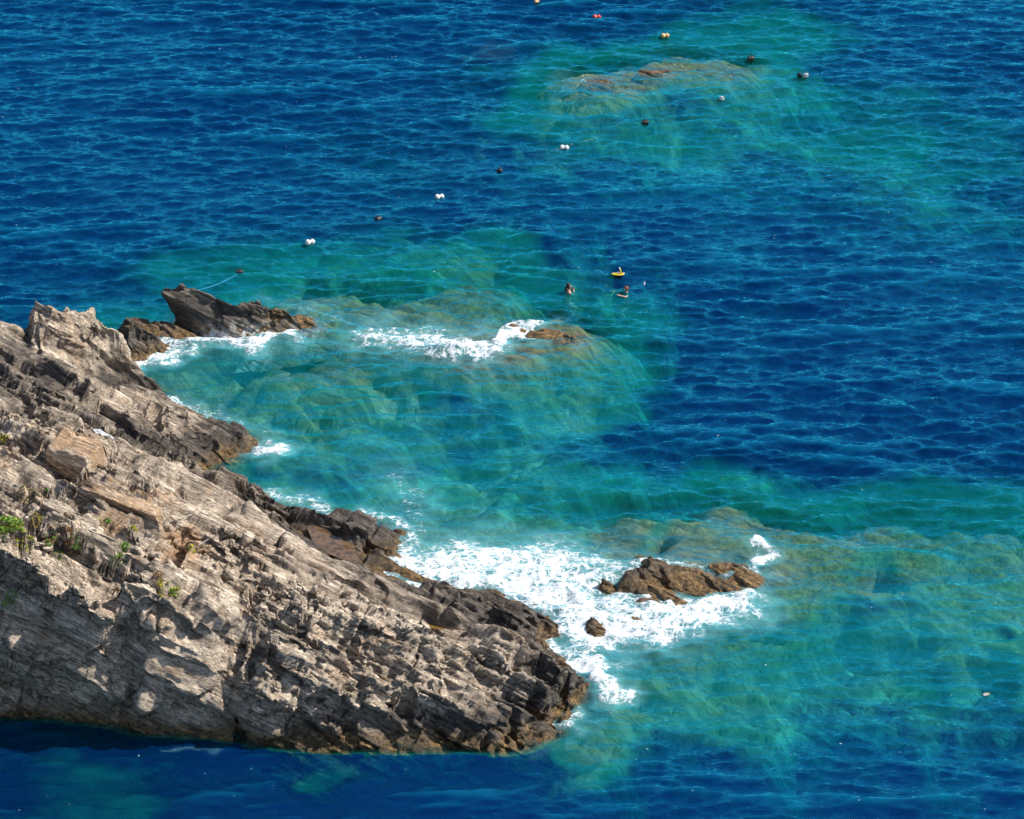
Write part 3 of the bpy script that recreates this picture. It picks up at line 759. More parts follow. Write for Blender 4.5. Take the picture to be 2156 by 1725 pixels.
def tile(A, Lt, X, Y):
    n = A.shape[0]
    fx, fy = (X / Lt * n) % n, (Y / Lt * n) % n
    i, j = np.floor(fx).astype(int), np.floor(fy).astype(int)
    fx, fy = fx - i, fy - j
    i, j = i % n, j % n; i1, j1 = (i + 1) % n, (j + 1) % n
    return (A[i, j] * (1 - fx) + A[i1, j] * fx) * (1 - fy) + (A[i, j1] * (1 - fx) + A[i1, j1] * fx) * fy

FOAM = [  # line, half width, density
    ([(850, 1180), (950, 1205), (1060, 1218), (1180, 1250)], 1.3, 1.0), ([(1000, 1175), (1120, 1190), (1230, 1215)], 1.3, .95), ([(1190, 1260), (1250, 1300), (1235, 1340)], 1.3, 1.0),
    ([(1280, 1330), (1380, 1322), (1450, 1308), (1540, 1272)], .9, 1.0), ([(1300, 1270), (1350, 1290), (1420, 1300)], 1.0, .95), ([(1300, 1190), (1240, 1225)], .9, .8),
    ([(900, 1140), (1050, 1150), (1250, 1165)], 1.3, .55), ([(860, 1150), (960, 1175)], .9, .75), ([(1250, 1170), (1320, 1175), (1420, 1165), (1540, 1180)], .6, .5),
    ([(1220, 1385), (1265, 1420), (1300, 1450)], .55, 1.05), ([(1190, 1360), (1250, 1375), (1330, 1365), (1400, 1345)], .7, .55), ([(1240, 1470), (1290, 1480), (1330, 1455)], .5, .5),
    ([(1190, 1540), (1225, 1512)], .35, .8), ([(1580, 1195), (1592, 1172), (1612, 1158)], .30, 1.1), ([(1540, 1285), (1590, 1258), (1612, 1215)], .45, .55), ([(1530, 1222), (1580, 1216)], .3, .8),
    ([(1330, 1122), (1420, 1130)], .25, .45), ([(1500, 1300), (1600, 1290)], .6, .3),
    ([(790, 712), (870, 712), (960, 728)], 1.1, .85), ([(760, 690), (800, 745), (880, 760)], .9, .45), ([(960, 748), (1040, 738), (1062, 710), (1130, 693)], .55, 1.0), ([(1040, 690), (1090, 678), (1170, 680)], .5, .55),
    ([(1060, 760), (1120, 770), (1170, 760)], .6, .45), ([(900, 690), (1000, 700)], .7, .4), ([(1200, 690), (1220, 710)], .3, .3),
    ([(405, 724), (450, 722), (520, 716), (590, 706)], .6, 1.05), ([(560, 638), (640, 648), (700, 672)], .6, .55), ([(640, 694), (690, 684), (740, 674)], .5, .55), ([(420, 745), (550, 742), (650, 715)], .9, .42),
    ([(278, 782), (300, 765), (380, 748)], .45, .95), ([(300, 800), (400, 790), (500, 770)], .7, .4), ([(360, 668), (385, 676)], .3, .5),
    ([(380, 852), (450, 882), (520, 886)], .5, .65), ([(545, 945), (590, 948)], .55, .95), ([(520, 908), (590, 918)], .5, .55), ([(560, 925), (600, 970)], .5, .45),
    ([(530, 1045), (620, 1062), (720, 1088), (800, 1100), (860, 1130)], .5, .8), ([(560, 1035), (700, 1065), (850, 1090)], .9, .38), ([(860, 1110), (850, 1060), (835, 1000)], .9, .62),
    ([(690, 975), (760, 955), (850, 940)], .9, .42), ([(560, 830), (680, 850)], .8, .22), ([(700, 880), (860, 1000)], 1.6, .22),
    ([(1000, 125), (1050, 103)], .6, .42), ([(1195, 165), (1220, 182)], .6, .5), ([(1290, 118), (1400, 108)], .6, .3), ([(1335, 146), (1420, 160)], .35, .5), ([(1300, 178), (1215, 190)], .6, .35),
    ([(330, 1583), (430, 1587)], .12, .6), ([(1120, 1578), (1160, 1562)], .2, .45)]
SWELL = [([(1325, 1100), (1470, 1116), (1575, 1148), (1640, 1160), (1800, 1168), (1980, 1188)], .28, .55), ([(930, 742), (1000, 720), (1060, 700)], .12, .5), ([(600, 985), (760, 945)], .14, .6), ([(1250, 215), (1500, 215), (1800, 225)], .12, .8)]

def axis(a, b, st, end):
    c = list(np.arange(a, b, st))
    lo, hi, d = [], [], st
    x = a
    while x > -end: d *= 1.25; x -= d; lo.append(x)
    d, x = st, c[-1]
    while x < end: d *= 1.25; x += d; hi.append(x)
    return np.array(lo[::-1] + c + hi)
wx_, wy_ = axis(-35, 35, .074, 2500), axis(68, 150, .086, 2500)
X, Y = np.meshgrid(wx_, wy_, indexing='ij')
X, Y = X.ravel(), Y.ravel()
near = sstep(-45, -32, X) * sstep(45, 32, X) * sstep(58, 69, Y) * sstep(172, 150, Y)
h1, dx1, dy1 = wave_field(96.0, 1280, 2.1, .072, R(97), 16.0, 4, .15)
h2, dx2, dy2 = wave_field(96.0, 512, 7.0, .050, R(80), 5.0, 9, .9)
H = (tile(h1, 96, X, Y) + tile(h2, 96, X, Y)) * near
calm = np.clip(.6 + .09 * np.minimum(near_d(X, Y), 5), .6, 1.0)
gust = .72 + .55 * sstep(-.4, .5, fbm(X * .09, Y * .13, X * 0, 330, 3))
calm = calm * gust
H *= calm
DX, DY = (tile(dx1, 96, X, Y) * .28 + tile(dx2, 96, X, Y)) * -near * calm, (tile(dy1, 96, X, Y) * .28 + tile(dy2, 96, X, Y)) * -near * calm
crest = H / .09
foam = np.zeros_like(X)
act = near > .5
xa, ya = X[act], Y[act]
qx = xa + .55 * vnoise(xa * .9, ya * .9, xa * 0, 301) + .25 * vnoise(xa * 2.5, ya * 2.5, xa * 0, 302)
qy = ya + .55 * vnoise(xa * .9, ya * .9, xa * 0 + 9, 303) + .25 * vnoise(xa * 2.5, ya * 2.5, xa * 0, 304)
fa = np.zeros_like(xa); wa = np.zeros_like(xa); wash = np.zeros_like(X)
for pts, r, d in FOAM:
    q = seg_dist(qx, qy, W(pts))
    fa = np.maximum(fa, d * sstep(r * 2.5, 0, q))
    wa = np.maximum(wa, min(d, 1) ** 1.5 * sstep(r * 3.4, 0, q))
rockz = np.full(xa.shape, -20.0)
shore_d = np.full(xa.shape, 99.0)
for rl in reliefs:
    dd = rl.sample(rl.dist, xa, ya, 99.0)
    if rl is head:                      # the foot of the face is cut back under the overhang
        back = (1 - sstep(83.5, 86.0, ya)) * (.6 * (1 - sstep(-6.0, 1.0, xa)) + .35 * (1 - sstep(-11.0, -8.6, xa)))
        rz_ = rl.sample(rl.Z, xa, ya - back, -20.0); dd = np.maximum(dd, np.where(back > .3, rl.sample(rl.dist, xa, ya - back, 99.0), dd))
    else: rz_ = rl.sample(rl.Z, xa, ya, -20.0)
    rockz = np.maximum(rockz, np.where(rz_ < -1.4, -20.0, rz_))
    shore_d = np.minimum(shore_d, dd)
sheltered = sstep(86.0, 83.0, ya) * sstep(4.0, 0.0, xa)
fa = np.maximum(fa, .85 * sstep(.65, .0, shore_d) * (1 - .8 * sheltered) * (.55 + .6 * vnoise(xa * .6, ya * .6, xa * 0, 307)))
foam[act] = fa; wash[act] = wa
lift = np.zeros_like(xa)
for pts, hh, r in SWELL:
    lift = np.maximum(lift, hh * np.exp(-(seg_dist(xa, ya, W(pts)) / r) ** 2))
lift += sstep(.5, 1.0, fa) * (.10 + .16 * fbm(xa * 1.6, ya * 1.6, xa * 0, 311, 4, .6))
H[act] += lift
zb = np.full(X.shape, -13.0); zb[act] = np.maximum(bed(xa, ya), rockz)
dep = np.clip(H - zb, 0, 14)
water_V = np.stack([X + DX, Y + DY, H], 1)

def water_material():
    t = NT('sea_water')
    P = t.pos()
    dep, cr, fo = t.attr('depth'), t.attr('crest'), t.attr('foam')
    # fine ripples below the mesh
    Ps = t.vm('MULTIPLY', P, (.6, 1.5, 1.0))
    r1 = t.noise(Ps, 4.4, 5, .7, .3)
    r2 = t.noise(t.vm('MULTIPLY', P, (.6, 1.6, 1.0)), 9.0, 3, .55, .3)
    nb = t.bump(t.math('ADD', r1, t.math('MULTIPLY', r2, .35)), .6, .10)
    # light that is left after the way down and back
    def ex(k): return t.math('EXPONENT', t.math('MULTIPLY', dep, -k))
    T = t.n('CombineColor')
    for s_, k in zip(T.inputs, (.55, .145, .135)): t.set(s_, ex(k))
    tr = t.n('BsdfTransparent'); t.set(tr.inputs[0], T.outputs[0])
    dpn = t.math('MULTIPLY', dep, t.math('ADD', .55, t.math('MULTIPLY', t.noise(t.vm('MULTIPLY', P, (.6, 1.1, 1)), .35, 4, .6), .95)))
    body = t.mix(t.ss(dpn, 1.3, 5.0), (.002, .165, .160), (.0004, .0145, .074))
    body = t.mix(t.ss(cr, .2, 2.4, 0, .35), body, t.mix(t.ss(dep, 2, 6), (.010, .24, .23), (.004, .16, .30)))  # light shining through thin crests is painted in as a paler colour
    amount = t.math('SUBTRACT', 1.0, ex(.30))
    
    bd = t.n('BsdfDiffuse'); t.set(bd.inputs['Color'], t.mix(amount, (0, 0, 0), body)); t.set(bd.inputs['Normal'], t.comb(0.0, 0.0, 1.0))
    add = t.n('AddShader'); t.set(add.inputs[0], tr.outputs[0]); t.set(add.inputs[1], bd.outputs[0])
    gl = t.n('BsdfGlossy'); gl.inputs['Roughness'].default_value = .015; t.set(gl.inputs['Color'], (.09, .86, 1.0)); t.set(gl.inputs['Normal'], nb)
    lw = t.n('LayerWeight'); lw.inputs['Blend'].default_value = .5; t.set(lw.inputs['Normal'], nb)
    refl = t.math('ADD', .01, t.math('MULTIPLY', t.math('POWER', lw.outputs['Facing'], 2.7), 1.15))
    m1 = t.n('MixShader'); t.set(m1.inputs[0], refl); t.set(m1.inputs[1], add.outputs[0]); t.set(m1.inputs[2], gl.outputs[0])
    # foam: solid where dense, a torn web where thin, a few flecks elsewhere
    wob = t.n('TexNoise'); t.set(wob.inputs['Vector'], P); wob.inputs['Scale'].default_value = 1.7; wob.inputs['Detail'].default_value = 4
    D = t.vm('ADD', P, t.vm('MULTIPLY', t.vm('SUBTRACT', wob.outputs['Color'], (.5, .5, .5)), (1.3, 1.3, 0)))
    v1 = t.vor(t.vm('MULTIPLY', D, (.8, 1.15, 0)), 2.4); v2 = t.vor(t.vm('MULTIPLY', D, (.8, 1.2, 0)), 6.5)
    web = t.math('MAXIMUM', t.ss(v1, 0, .22, 1, 0), t.math('MULTIPLY', t.ss(v2, 0, .20, 1, 0), .75))
    fn = t.noise(t.vm('MULTIPLY', P, (.75, 1.4, 1)), 4.6, 8, .72, .4)
    level = t.math('ADD', t.math('MULTIPLY', web, .46), t.math('MULTIPLY', fn, 1.3))
    f = t.math('ADD', level, t.math('SUBTRACT', t.math('MULTIPLY', t.math('POWER', fo, 1.2), 1.08), 1.64))
    f = t.math('MULTIPLY', t.ss(f, -.12, .38), t.ss(fo, .02, .2))
    fleck = t.math('MULTIPLY', t.ss(t.noise(t.vm('MULTIPLY', P, (.9, 1.5, 1)), 6.5, 2, .5), (.755), .775), t.ss(t.noise(P, .5, 2), .5, .6))
    f = t.math('MAXIMUM', f, t.math('MULTIPLY', fleck, .8))
    milk = t.math('MULTIPLY', t.ss(t.attr('wash'), .10, 1.0), t.math('ADD', .15, t.math('MULTIPLY', fn, .60)))
    fd = t.n('BsdfDiffuse'); t.set(fd.inputs['Color'], t.mix(f, (.16, .46, .50), (.70, .725, .75)))
    t.set(fd.inputs['Normal'], t.bump(fn, .4, .2))
    m2 = t.n('MixShader'); t.set(m2.inputs[0], t.math('MAXIMUM', f, milk)); t.set(m2.inputs[1], m1.outputs[0]); t.set(m2.inputs[2], fd.outputs[0])
    return t.done(m2.outputs[0])
water = mesh_from('water', water_V, grid_faces(len(wx_), len(wy_)), water_material(), {'depth': dep, 'crest': crest, 'foam': foam, 'wash': wash})
tag(water, kind='structure')

# ------------------------------------------------------------------ small things
def simple(name, col, rough=.5, spec=.5, vary=.25, scale=9):
    t = NT(name)
    n = t.noise(t.pos(), scale, 4, .6)
    return t.done(t.principled(t.mix(t.ss(n, .35, .7), col, tuple(c * (1 - vary) for c in col)), rough, **{'Specular IOR Level': spec}))
M = {'white': simple('white_plastic', (.82, .81, .78), .45), 'black': simple('black_plastic', (.012, .013, .017), .4), 'red': simple('red_plastic', (.75, .06, .03), .4), 'orange': simple('orange_plastic', (.80, .46, .18), .4),
     'rope': simple('rope_fibre', (.28, .33, .30), .9), 'blue_rope': simple('blue_rope_fibre', (.05, .38, .62), .8), 'strap': simple('webbing', (.06, .06, .06), .8), 'yellow': simple('yellow_vinyl', (.85, .62, .03), .35),
     'skin': simple('skin', (.56, .30, .20), .5), 'hair': simple('dark_hair', (.02, .015, .012), .6), 'mask': simple('turquoise_rubber', (.05, .55, .50), .3), 'glass': simple('dark_glass', (.02, .03, .04), .1),
     'cap': simple('red_brown_cap', (.15, .035, .025), .6), 'suit': simple('black_swimwear', (.012, .014, .022), .6), 'fin': simple('white_rubber', (.75, .80, .80), .5), 'bag': simple('white_cloth', (.80, .74, .72), .8),
     'stem': simple('woody_stem', (.16, .10, .06), .9), 'deadwood': simple('bleached_wood', (.50, .45, .38), .9), 'leaf': simple('green_leaf', (.15, .33, .04), .6, .3, .5, 5), 'lime': simple('yellow_green_leaf', (.48, .48, .04), .6, .3, .4, 5),
     'dry': simple('dry_brown_leaf', (.26, .13, .05), .8, .2, .4, 5), 'straw': simple('straw_leaf', (.45, .36, .18), .8, .2, .4, 5)}

def surf(x, y):                         # height of the sea at a place
    p = np.array([x - .0]); q = np.array([y])
    return float((tile(h1, 96, p, q) + tile(h2, 96, p, q))[0])

def empty(name, loc, rz=0):
    o = bpy.data.objects.new(name, None); C.collection.objects.link(o)
    o.location = loc; o.rotation_euler = (0, 0, rz); o.empty_display_size = .2
    return o
def from_bm(name, bm, mat, parent=None, smooth=True):
    me = bpy.data.meshes.new(name); bm.normal_update(); bm.to_mesh(me); bm.free()
    me.materials.append(mat)
    if smooth: me.polygons.foreach_set('use_smooth', [True] * len(me.polygons))
    o = bpy.data.objects.new(name, me); C.collection.objects.link(o)
    if parent: o.parent = parent
    return o
def lathe(prof, M4=Matrix(), n=18):     # (radius, height) pairs about the local z axis
    bm = bmesh.new(); rings = []
    for r, z in prof:
        if r < 1e-5: rings.append([bm.verts.new(M4 @ Vector((0, 0, z)))])
        else: rings.append([bm.verts.new(M4 @ Vector((r * math.cos(2 * math.pi * i / n), r * math.sin(2 * math.pi * i / n), z))) for i in range(n)])
    for A_, B_ in zip(rings[:-1], rings[1:]):
        for i in range(n):
            q = [A_[i % len(A_)], A_[(i + 1) % len(A_)], B_[(i + 1) % len(B_)], B_[i % len(B_)]]
            q = list(dict.fromkeys(q))
            if len(q) > 2: bm.faces.new(q)
    return bm
def tube(pts, rad, n=6, bm=None):
    bm = bm or bmesh.new(); rings = []
    for k, p in enumerate(pts):
        p = Vector(p); d = (Vector(pts[min(k + 1, len(pts) - 1)]) - Vector(pts[max(k - 1, 0)])).normalized()
        a = d.cross(Vector((0, 0, 1)) if abs(d.z) < .9 else Vector((1, 0, 0))).normalized(); b = d.cross(a)
        r = rad[k] if isinstance(rad, (list, tuple)) else rad
        rings.append([bm.verts.new(p + (a * math.cos(2 * math.pi * i / n) + b * math.sin(2 * math.pi * i / n)) * r) for i in range(n)])
    for A_, B_ in zip(rings[:-1], rings[1:]):
        for i in range(n): bm.faces.new((A_[i], A_[(i + 1) % n], B_[(i + 1) % n], B_[i]))
    bm.faces.new(rings[0][::-1]); bm.faces.new(rings[-1])
    return bm
def rbox(sx, sy, sz, bev, M4=Matrix(), seg=2):
    bm = bmesh.new(); bmesh.ops.create_cube(bm, size=1)
    for v in bm.verts: v.co = Vector((v.co.x * sx, v.co.y * sy, v.co.z * sz))
    bmesh.ops.bevel(bm, geom=bm.edges[:], offset=bev, segments=seg, affect='EDGES')
    for v in bm.verts: v.co = M4 @ v.co
    return bm

# ---- floats: a two-lobed bottle, a small drum, a canister with a handle
def lay(tilt=0, z=.03): return Matrix.Translation((0, 0, z)) @ Matrix.Rotation(R(90 + tilt), 4, 'Y')
def bottle_float(mat, s=1.0, tilt=0):
    root = empty('bottle_float', (0, 0, 0))
    pr = [(0, -.20), (.05, -.20), (.11, -.18), (.14, -.12), (.135, -.06), (.095, -.01), (.085, .02), (.10, .06), (.13, .10), (.13, .15), (.10, .19), (.05, .205), (0, .205)]
    from_bm('float_body', lathe([(r * s, z * s) for r, z in pr], lay(tilt)), mat, root)
    from_bm('neck', lathe([(.0, .20 * s), (.035 * s, .20 * s), (.035 * s, .245 * s), (.0, .25 * s)], lay(tilt), 10), mat, root)
    from_bm('rope_knot', tube([Vector((.09 * s * math.cos(q), .0, .03)) + Vector((0, .095 * s * math.sin(q) , .095 * s * math.cos(q))) - Vector((.09 * s * math.cos(q), 0, 0)) for q in [i * .7 for i in range(10)]], .012 * s, 5), M['rope'], root)
    return root
def drum_float(mat, s=1.0, tilt=0):
    root = empty('drum_float', (0, 0, 0))
    pr = [(0, -.17), (.11, -.17), (.135, -.15), (.14, -.09), (.132, -.08), (.132, -.06), (.14, -.05), (.14, .05), (.132, .06), (.132, .08), (.14, .09), (.135, .15), (.11, .17), (0, .17)]
    from_bm('drum', lathe([(r * s, z * s) for r, z in pr], lay(tilt)), mat, root)
    from_bm('bung', lathe([(0, .165 * s), (.035 * s, .165 * s), (.035 * s, .195 * s), (0, .2 * s)], lay(tilt) @ Matrix.Translation((.05 * s, 0, 0)), 10), mat, root)
    from_bm('handle', tube([lay(tilt) @ Vector((-.135 * s, 0, -.08 * s)), lay(tilt) @ Vector((-.19 * s, 0, -.05 * s)), lay(tilt) @ Vector((-.19 * s, 0, .05 * s)), lay(tilt) @ Vector((-.135 * s, 0, .08 * s))], .016 * s), mat, root)
    return root
def can_float(mat, s=1.0, tilt=0, name='canister_float'):
    root = empty(name, (0, 0, 0))
    m4 = Matrix.Translation((0, 0, .06)) @ Matrix.Rotation(R(tilt), 4, 'Y') @ Matrix.Rotation(R(35), 4, 'X')
    from_bm('canister', rbox(.24 * s, .16 * s, .34 * s, .035 * s, m4), mat, root)
    from_bm('handle', tube([m4 @ Vector((x * s, 0, z * s)) for x, z in ((-.09, .16), (-.085, .225), (.03, .235), (.055, .165))], .022 * s, 8), mat, root)
    from_bm('cap', lathe([(0, .165 * s), (.035 * s, .165 * s), (.035 * s, .21 * s), (0, .21 * s)], m4 @ Matrix.Translation((.08 * s, 0, 0)), 10), M['strap'], root)
    return root
GF = 'floats strung out from the sea stack'
FL = [(504, 577, 'd', 'black', 5, 'black drum float nearest the sea stack'), (653, 521, 'b', 'white', 25, 'white two lobed float between the turquoise shallows and the open sea'),
      (796, 461, 'd', 'black', 60, 'black drum float third in line from the sea stack'), (925, 411, 'b', 'white', 20, 'white two lobed float fourth in line from the sea stack'),
      (1052, 358, 'd', 'black', 80, 'black drum float midway along the line with a rope trailing to its left'), (1188, 310, 'b', 'white', -8, 'white lumpy float with taut rope on both sides, below the far reef'),
      (1358, 261, 'd', 'black', 0, 'black drum float over the green shallows below the far reef'), (1519, 212, 'c', 'white', 0, 'white canister float with an open handle, right of the far reef'),
      (1581, 132, 'd', 'black', 10, 'black drum float with a pale sheen at the right end of the far reef'), (1683, 169, 'c', 'black', -28, 'black canister float tipped left beside a white one'),
      (1695, 169, 'c', 'white', 22, 'white canister float tipped right beside a black one'), (1256, 37, 'b', 'red', 10, 'red two lobed float at the top of the picture'), (1400, 77, 'b', 'orange', 15, 'pale orange two lobed float beyond the far reef'),
      (1130, 4, 'b', 'orange', 40, 'small faded orange float cut by the top edge of the picture')]
fpos = []
for u, v, kind, colour, tilt, lab in FL:
    p = at(u, v, 0.0)
    o = {'b': bottle_float, 'd': drum_float, 'c': can_float}[kind](M[colour], 1.0 if v > 20 else .7, tilt if kind == 'c' else tilt * .15)
    o.location = (p.x, p.y, surf(p.x, p.y) + .02); o.rotation_euler = (0, 0, R(tilt if kind != 'c' else 10))
    tag(o, lab, 'float', GF); fpos.append(Vector((p.x, p.y, surf(p.x, p.y))))
def sag(p, q, d, n=14):
    return [p.lerp(q, i / n) - Vector((0, 0, d * 4 * (i / n) * (1 - i / n))) for i in range(n + 1)]
sp_ = at(372, 622, 1.6) + Vector((0, .3, 0))
tag(from_bm('mooring_line', tube(sag(sp_, fpos[0] + Vector((0, 0, .03)), .25), .010), M['blue_rope']), 'thin blue rope running from the sea stack to the nearest black float', 'rope', 'float ropes')
for i, lab in ((4, 'thin rope from the middle black float towards the left'), (5, 'thin rope running left from the white lumpy float below the far reef'), (6, 'thin rope running up right from the white lumpy float towards the black one')):
    a_, b_ = (fpos[i], fpos[i - 1])
    tag(from_bm('float_rope', tube([p + Vector((0, 0, .05)) for p in sag(a_, a_.lerp(b_, .4), -.02)] if i != 6 else [p + Vector((0, 0, .05)) for p in sag(fpos[5], fpos[5].lerp(fpos[6], .4), -.02)], .007), M['rope']), lab, 'rope', 'float ropes')

# scrap floating on the right
p = at(2075, 1464, 0)
root = empty('floating_scrap', (p.x, p.y, surf(p.x, p.y) + .03), .4)
bm = bmesh.new(); vs = []
for i in range(9):
    for j in range(6):
        x, y = (i - 4) * .032, (j - 2.5) * .035
        e = 1 - .35 * abs(j - 2.5) / 2.5
        vs.append(bm.verts.new((x * e, y, .05 * math.cos(x * 9) * math.cos(y * 12) + .012 * math.sin(i * 1.7 + j))))
for i in range(8):
    for j in range(5): bm.faces.new((vs[i * 6 + j], vs[i * 6 + 6 + j], vs[i * 6 + 7 + j], vs[i * 6 + 1 + j]))
r_ = bmesh.ops.solidify(bm, geom=bm.faces[:], thickness=.012)
from_bm('crumpled_sheet', bm, M['bag'], root)
from_bm('yellow_edge', tube([(.12, -.06, .02), (.14, 0, .04), (.12, .06, .02)], .014), M['yellow'], root)
tag(root, 'crumpled white and yellow scrap floating alone at the right edge', 'litter')

# ---- swimmers
def skin_mesh(name, joints, edges, mat, parent, sub=2):
    me = bpy.data.meshes.new(name)
    me.from_pydata([j[0] for j in joints], edges, [])
    o = bpy.data.objects.new(name, me); C.collection.objects.link(o)
    o.modifiers.new('skin', 'SKIN'); o.modifiers.new('sub', 'SUBSURF').levels = sub
    o.modifiers['sub'].render_levels = sub
    for sv, j in zip(me.skin_vertices[0].data, joints): sv.radius = (j[1], j[1] * (j[2] if len(j) > 2 else 1))
    me.skin_vertices[0].data[0].use_root = True
    dg = bpy.context.evaluated_depsgraph_get(); ev = o.evaluated_get(dg)
    m2 = bpy.data.meshes.new_from_object(ev); bpy.data.objects.remove(o)
    m2.materials.clear(); m2.materials.append(mat); m2.polygons.foreach_set('use_smooth', [True] * len(m2.polygons))
    o = bpy.data.objects.new(name, m2); C.collection.objects.link(o); o.parent = parent
    return o
def hand(js, es, wrist, d, side):
    """palm, four unequal bent fingers and a thumb from the side of the palm"""
    d = d.normalized(); s = side.normalized(); n = d.cross(s)
    js.append((wrist + d * .045, .024, 1.5)); pm = len(js) - 1; es.append((wrist_i(js, wrist), pm))
    for k, ln in enumerate((.062, .074, .068, .052)):
        b0 = wrist + d * .085 + s * (.030 - .020 * k)
        i0 = len(js); js += [(b0, .0095), (b0 + d * ln * .5 + n * .008, .0085), (b0 + d * ln * .85 + n * .026, .007)]
        es += [(pm, i0), (i0, i0 + 1), (i0 + 1, i0 + 2)]
    i0 = len(js); js += [(wrist + d * .035 + s * .038, .011), (wrist + d * .07 + s * .062 + n * .01, .009)]
    es += [(pm, i0), (i0, i0 + 1)]
def wrist_i(js, w): return min(range(len(js)), key=lambda i: (Vector(js[i][0]) - w).length)
def V(*a): return Vector(a)
def upright_swimmer(loc, rz, lab, look, arms, headgear):
    """treading water: the water line is at the chest"""
    root = empty('person', loc, rz); tag(root, lab, 'person', 'people snorkelling off the reef')
    js = [(V(0, 0, -.55), .13, 1.25), (V(0, 0, -.30), .12, 1.2), (V(0, 0, -.08), .15, 1.0), (V(0, 0, .08), .12, .9), (V(0, .0, .15), .055), (V(0, .02, .22), .06), (V(0, .035, .30), .098, .92), (V(0, .03, .385), .075)]
    es = [(i, i + 1) for i in range(7)]
    for sx, (el, wr) in zip((-1, 1), arms):
        i0 = len(js); js += [(V(sx * .17, 0, .055), .06), (V(*el), .045), (V(*wr), .030)]
        es += [(3, i0), (i0, i0 + 1), (i0 + 1, i0 + 2)]
        hand(js, es, V(*wr), V(*wr) - V(*el), V(-sx, .2, .3))
    for sx in (-1, 1):
        i0 = len(js); js += [(V(sx * .09, 0, -.62), .085), (V(sx * .15, .34, -.72), .06), (V(sx * .14, .12, -1.02), .04), (V(sx * .14, .26, -1.10), .03)]
        es += [(0, i0), (i0, i0 + 1), (i0 + 1, i0 + 2), (i0 + 2, i0 + 3)]
    i0 = len(js); js += [(V(0, .135, .28), .018), (V(0, .125, .245), .022)]; es += [(6, i0), (5, i0 + 1)]      # nose, lips
    for sx in (-1, 1): i0 = len(js); js.append((V(sx * .098, .02, .295), .018)); es.append((6, i0))             # ears
    skin_mesh('body', js, es, M['skin'], root)
    hr = bmesh.new(); bmesh.ops.create_icosphere(hr, subdivisions=3, radius=1)
    for v in hr.verts:
        q = v.co.copy(); k = 1 + .05 * math.sin(q.x * 13 + q.z * 9)
        v.co = V(q.x * .118 * k, q.y * .122 * k + .012, q.z * .118 * k + .335)
    bmesh.ops.delete(hr, geom=[v for v in hr.verts if v.co.y > .06 and v.co.z < .375], context='VERTS')
    hair = from_bm('hair' if headgear != 'cap' else 'cap', hr, M['hair'] if headgear != 'cap' else M['cap'], root)
    if headgear != 'cap':
        from_bm('hair_bun', lathe([(0, .42), (.045, .43), (.06, .47), (.04, .51), (0, .52)], Matrix.Translation((0, -.05, 0)), 12), M['hair'], hair)
        from_bm('hair_tail', tube([V(0, -.10, .34), V(-.02, -.13, .22), V(-.03, -.13, .08)], [.05, .055, .03], 8), M['hair'], hair)
    mk = from_bm('diving_mask', rbox(.17, .06, .085, .022, Matrix.Translation((0, .125, .315))), M['mask'], root)
    from_bm('mask_glass', rbox(.135, .01, .055, .004, Matrix.Translation((0, .158, .315))), M['glass'] if headgear == 'cap' else M['mask'], mk)
    st = tube([V(.125 * math.sin(q), .125 * math.cos(q) * .95 + .01, .325) for q in [.7 + i * .35 for i in range(14)]], .008, 5); from_bm('mask_strap', st, M['strap'], mk)
    from_bm('swimwear', lathe([(.150, -.62), (.158, -.5), (.140, -.36)] if headgear == 'cap' else [(.155, -.14), (.166, -.05), (.150, .03)], Matrix.Scale(.80, 4, (0, 1, 0)), 20), M['suit'], root)
    if headgear == 'snorkel':
        from_bm('snorkel', tube([V(.04, .15, .235), V(.11, .13, .23), V(.135, .06, .32), V(.135, .0, .47)], .012), M['mask'], mk)
    return root
p = at(1197, 612, 0)
upright_swimmer((p.x, p.y, surf(p.x, p.y) - .06), R(-70), 'swimmer with dark hair and turquoise diving mask holding both hands up to the face', None,
                [((-.24, .16, -.06), (-.07, .22, .13)), ((.24, .16, -.06), (.07, .22, .13))], 'hair')
p = at(1319, 616, 0)
upright_swimmer((p.x, p.y, surf(p.x, p.y) - .20), R(115), 'swimmer in a red brown cap reaching one arm over the water below the yellow raft', None,
                [((-.30, .18, .08), (-.20, .42, .17)), ((.28, .18, .10), (.22, .48, .19))], 'cap')
# a third one floats face down, head to the left, legs to the right
p = at(1306, 600, 0)
root = empty('person', (p.x, p.y, surf(p.x, p.y) - .04), R(8)); tag(root, 'snorkeller floating face down between the raft and the swimmer in the cap, pale fin raised', 'person', 'people snorkelling off the reef')
js = [(V(.10, 0, -.12), .115), (V(-.10, 0, -.10), .115), (V(-.32, 0, -.07), .13), (V(-.44, 0, -.06), .06), (V(-.56, 0, -.01), .095), (V(-.64, 0, -.0), .075)]
es = [(i, i + 1) for i in range(5)]
for sy in (-1, 1):
    i0 = len(js); js += [(V(.22, sy * .09, -.12), .085), (V(.52, sy * .12, -.02), .058), (V(.86, sy * .10, .06), .04), (V(.94, sy * .10, .04), .032)]
    es += [(0, i0), (i0, i0 + 1), (i0 + 1, i0 + 2), (i0 + 2, i0 + 3)]
    i0 = len(js); js += [(V(-.38, sy * .19, -.09), .055), (V(-.50, sy * .34, -.14), .042), (V(-.72, sy * .30, -.10), .028)]
    es += [(2, i0), (i0, i0 + 1), (i0 + 1, i0 + 2)]
    hand(js, es, V(-.72, sy * .30, -.10), V(-1, -sy * .1, .1), V(0, -sy, 0))
skin_mesh('body', js, es, M['skin'], root)
hr = bmesh.new(); bmesh.ops.create_icosphere(hr, subdivisions=3, radius=1)
for v in hr.verts: v.co = V(v.co.x * .115 - .575, v.co.y * .105, v.co.z * .10 + .025)
from_bm('hair', hr, M['hair'], root)
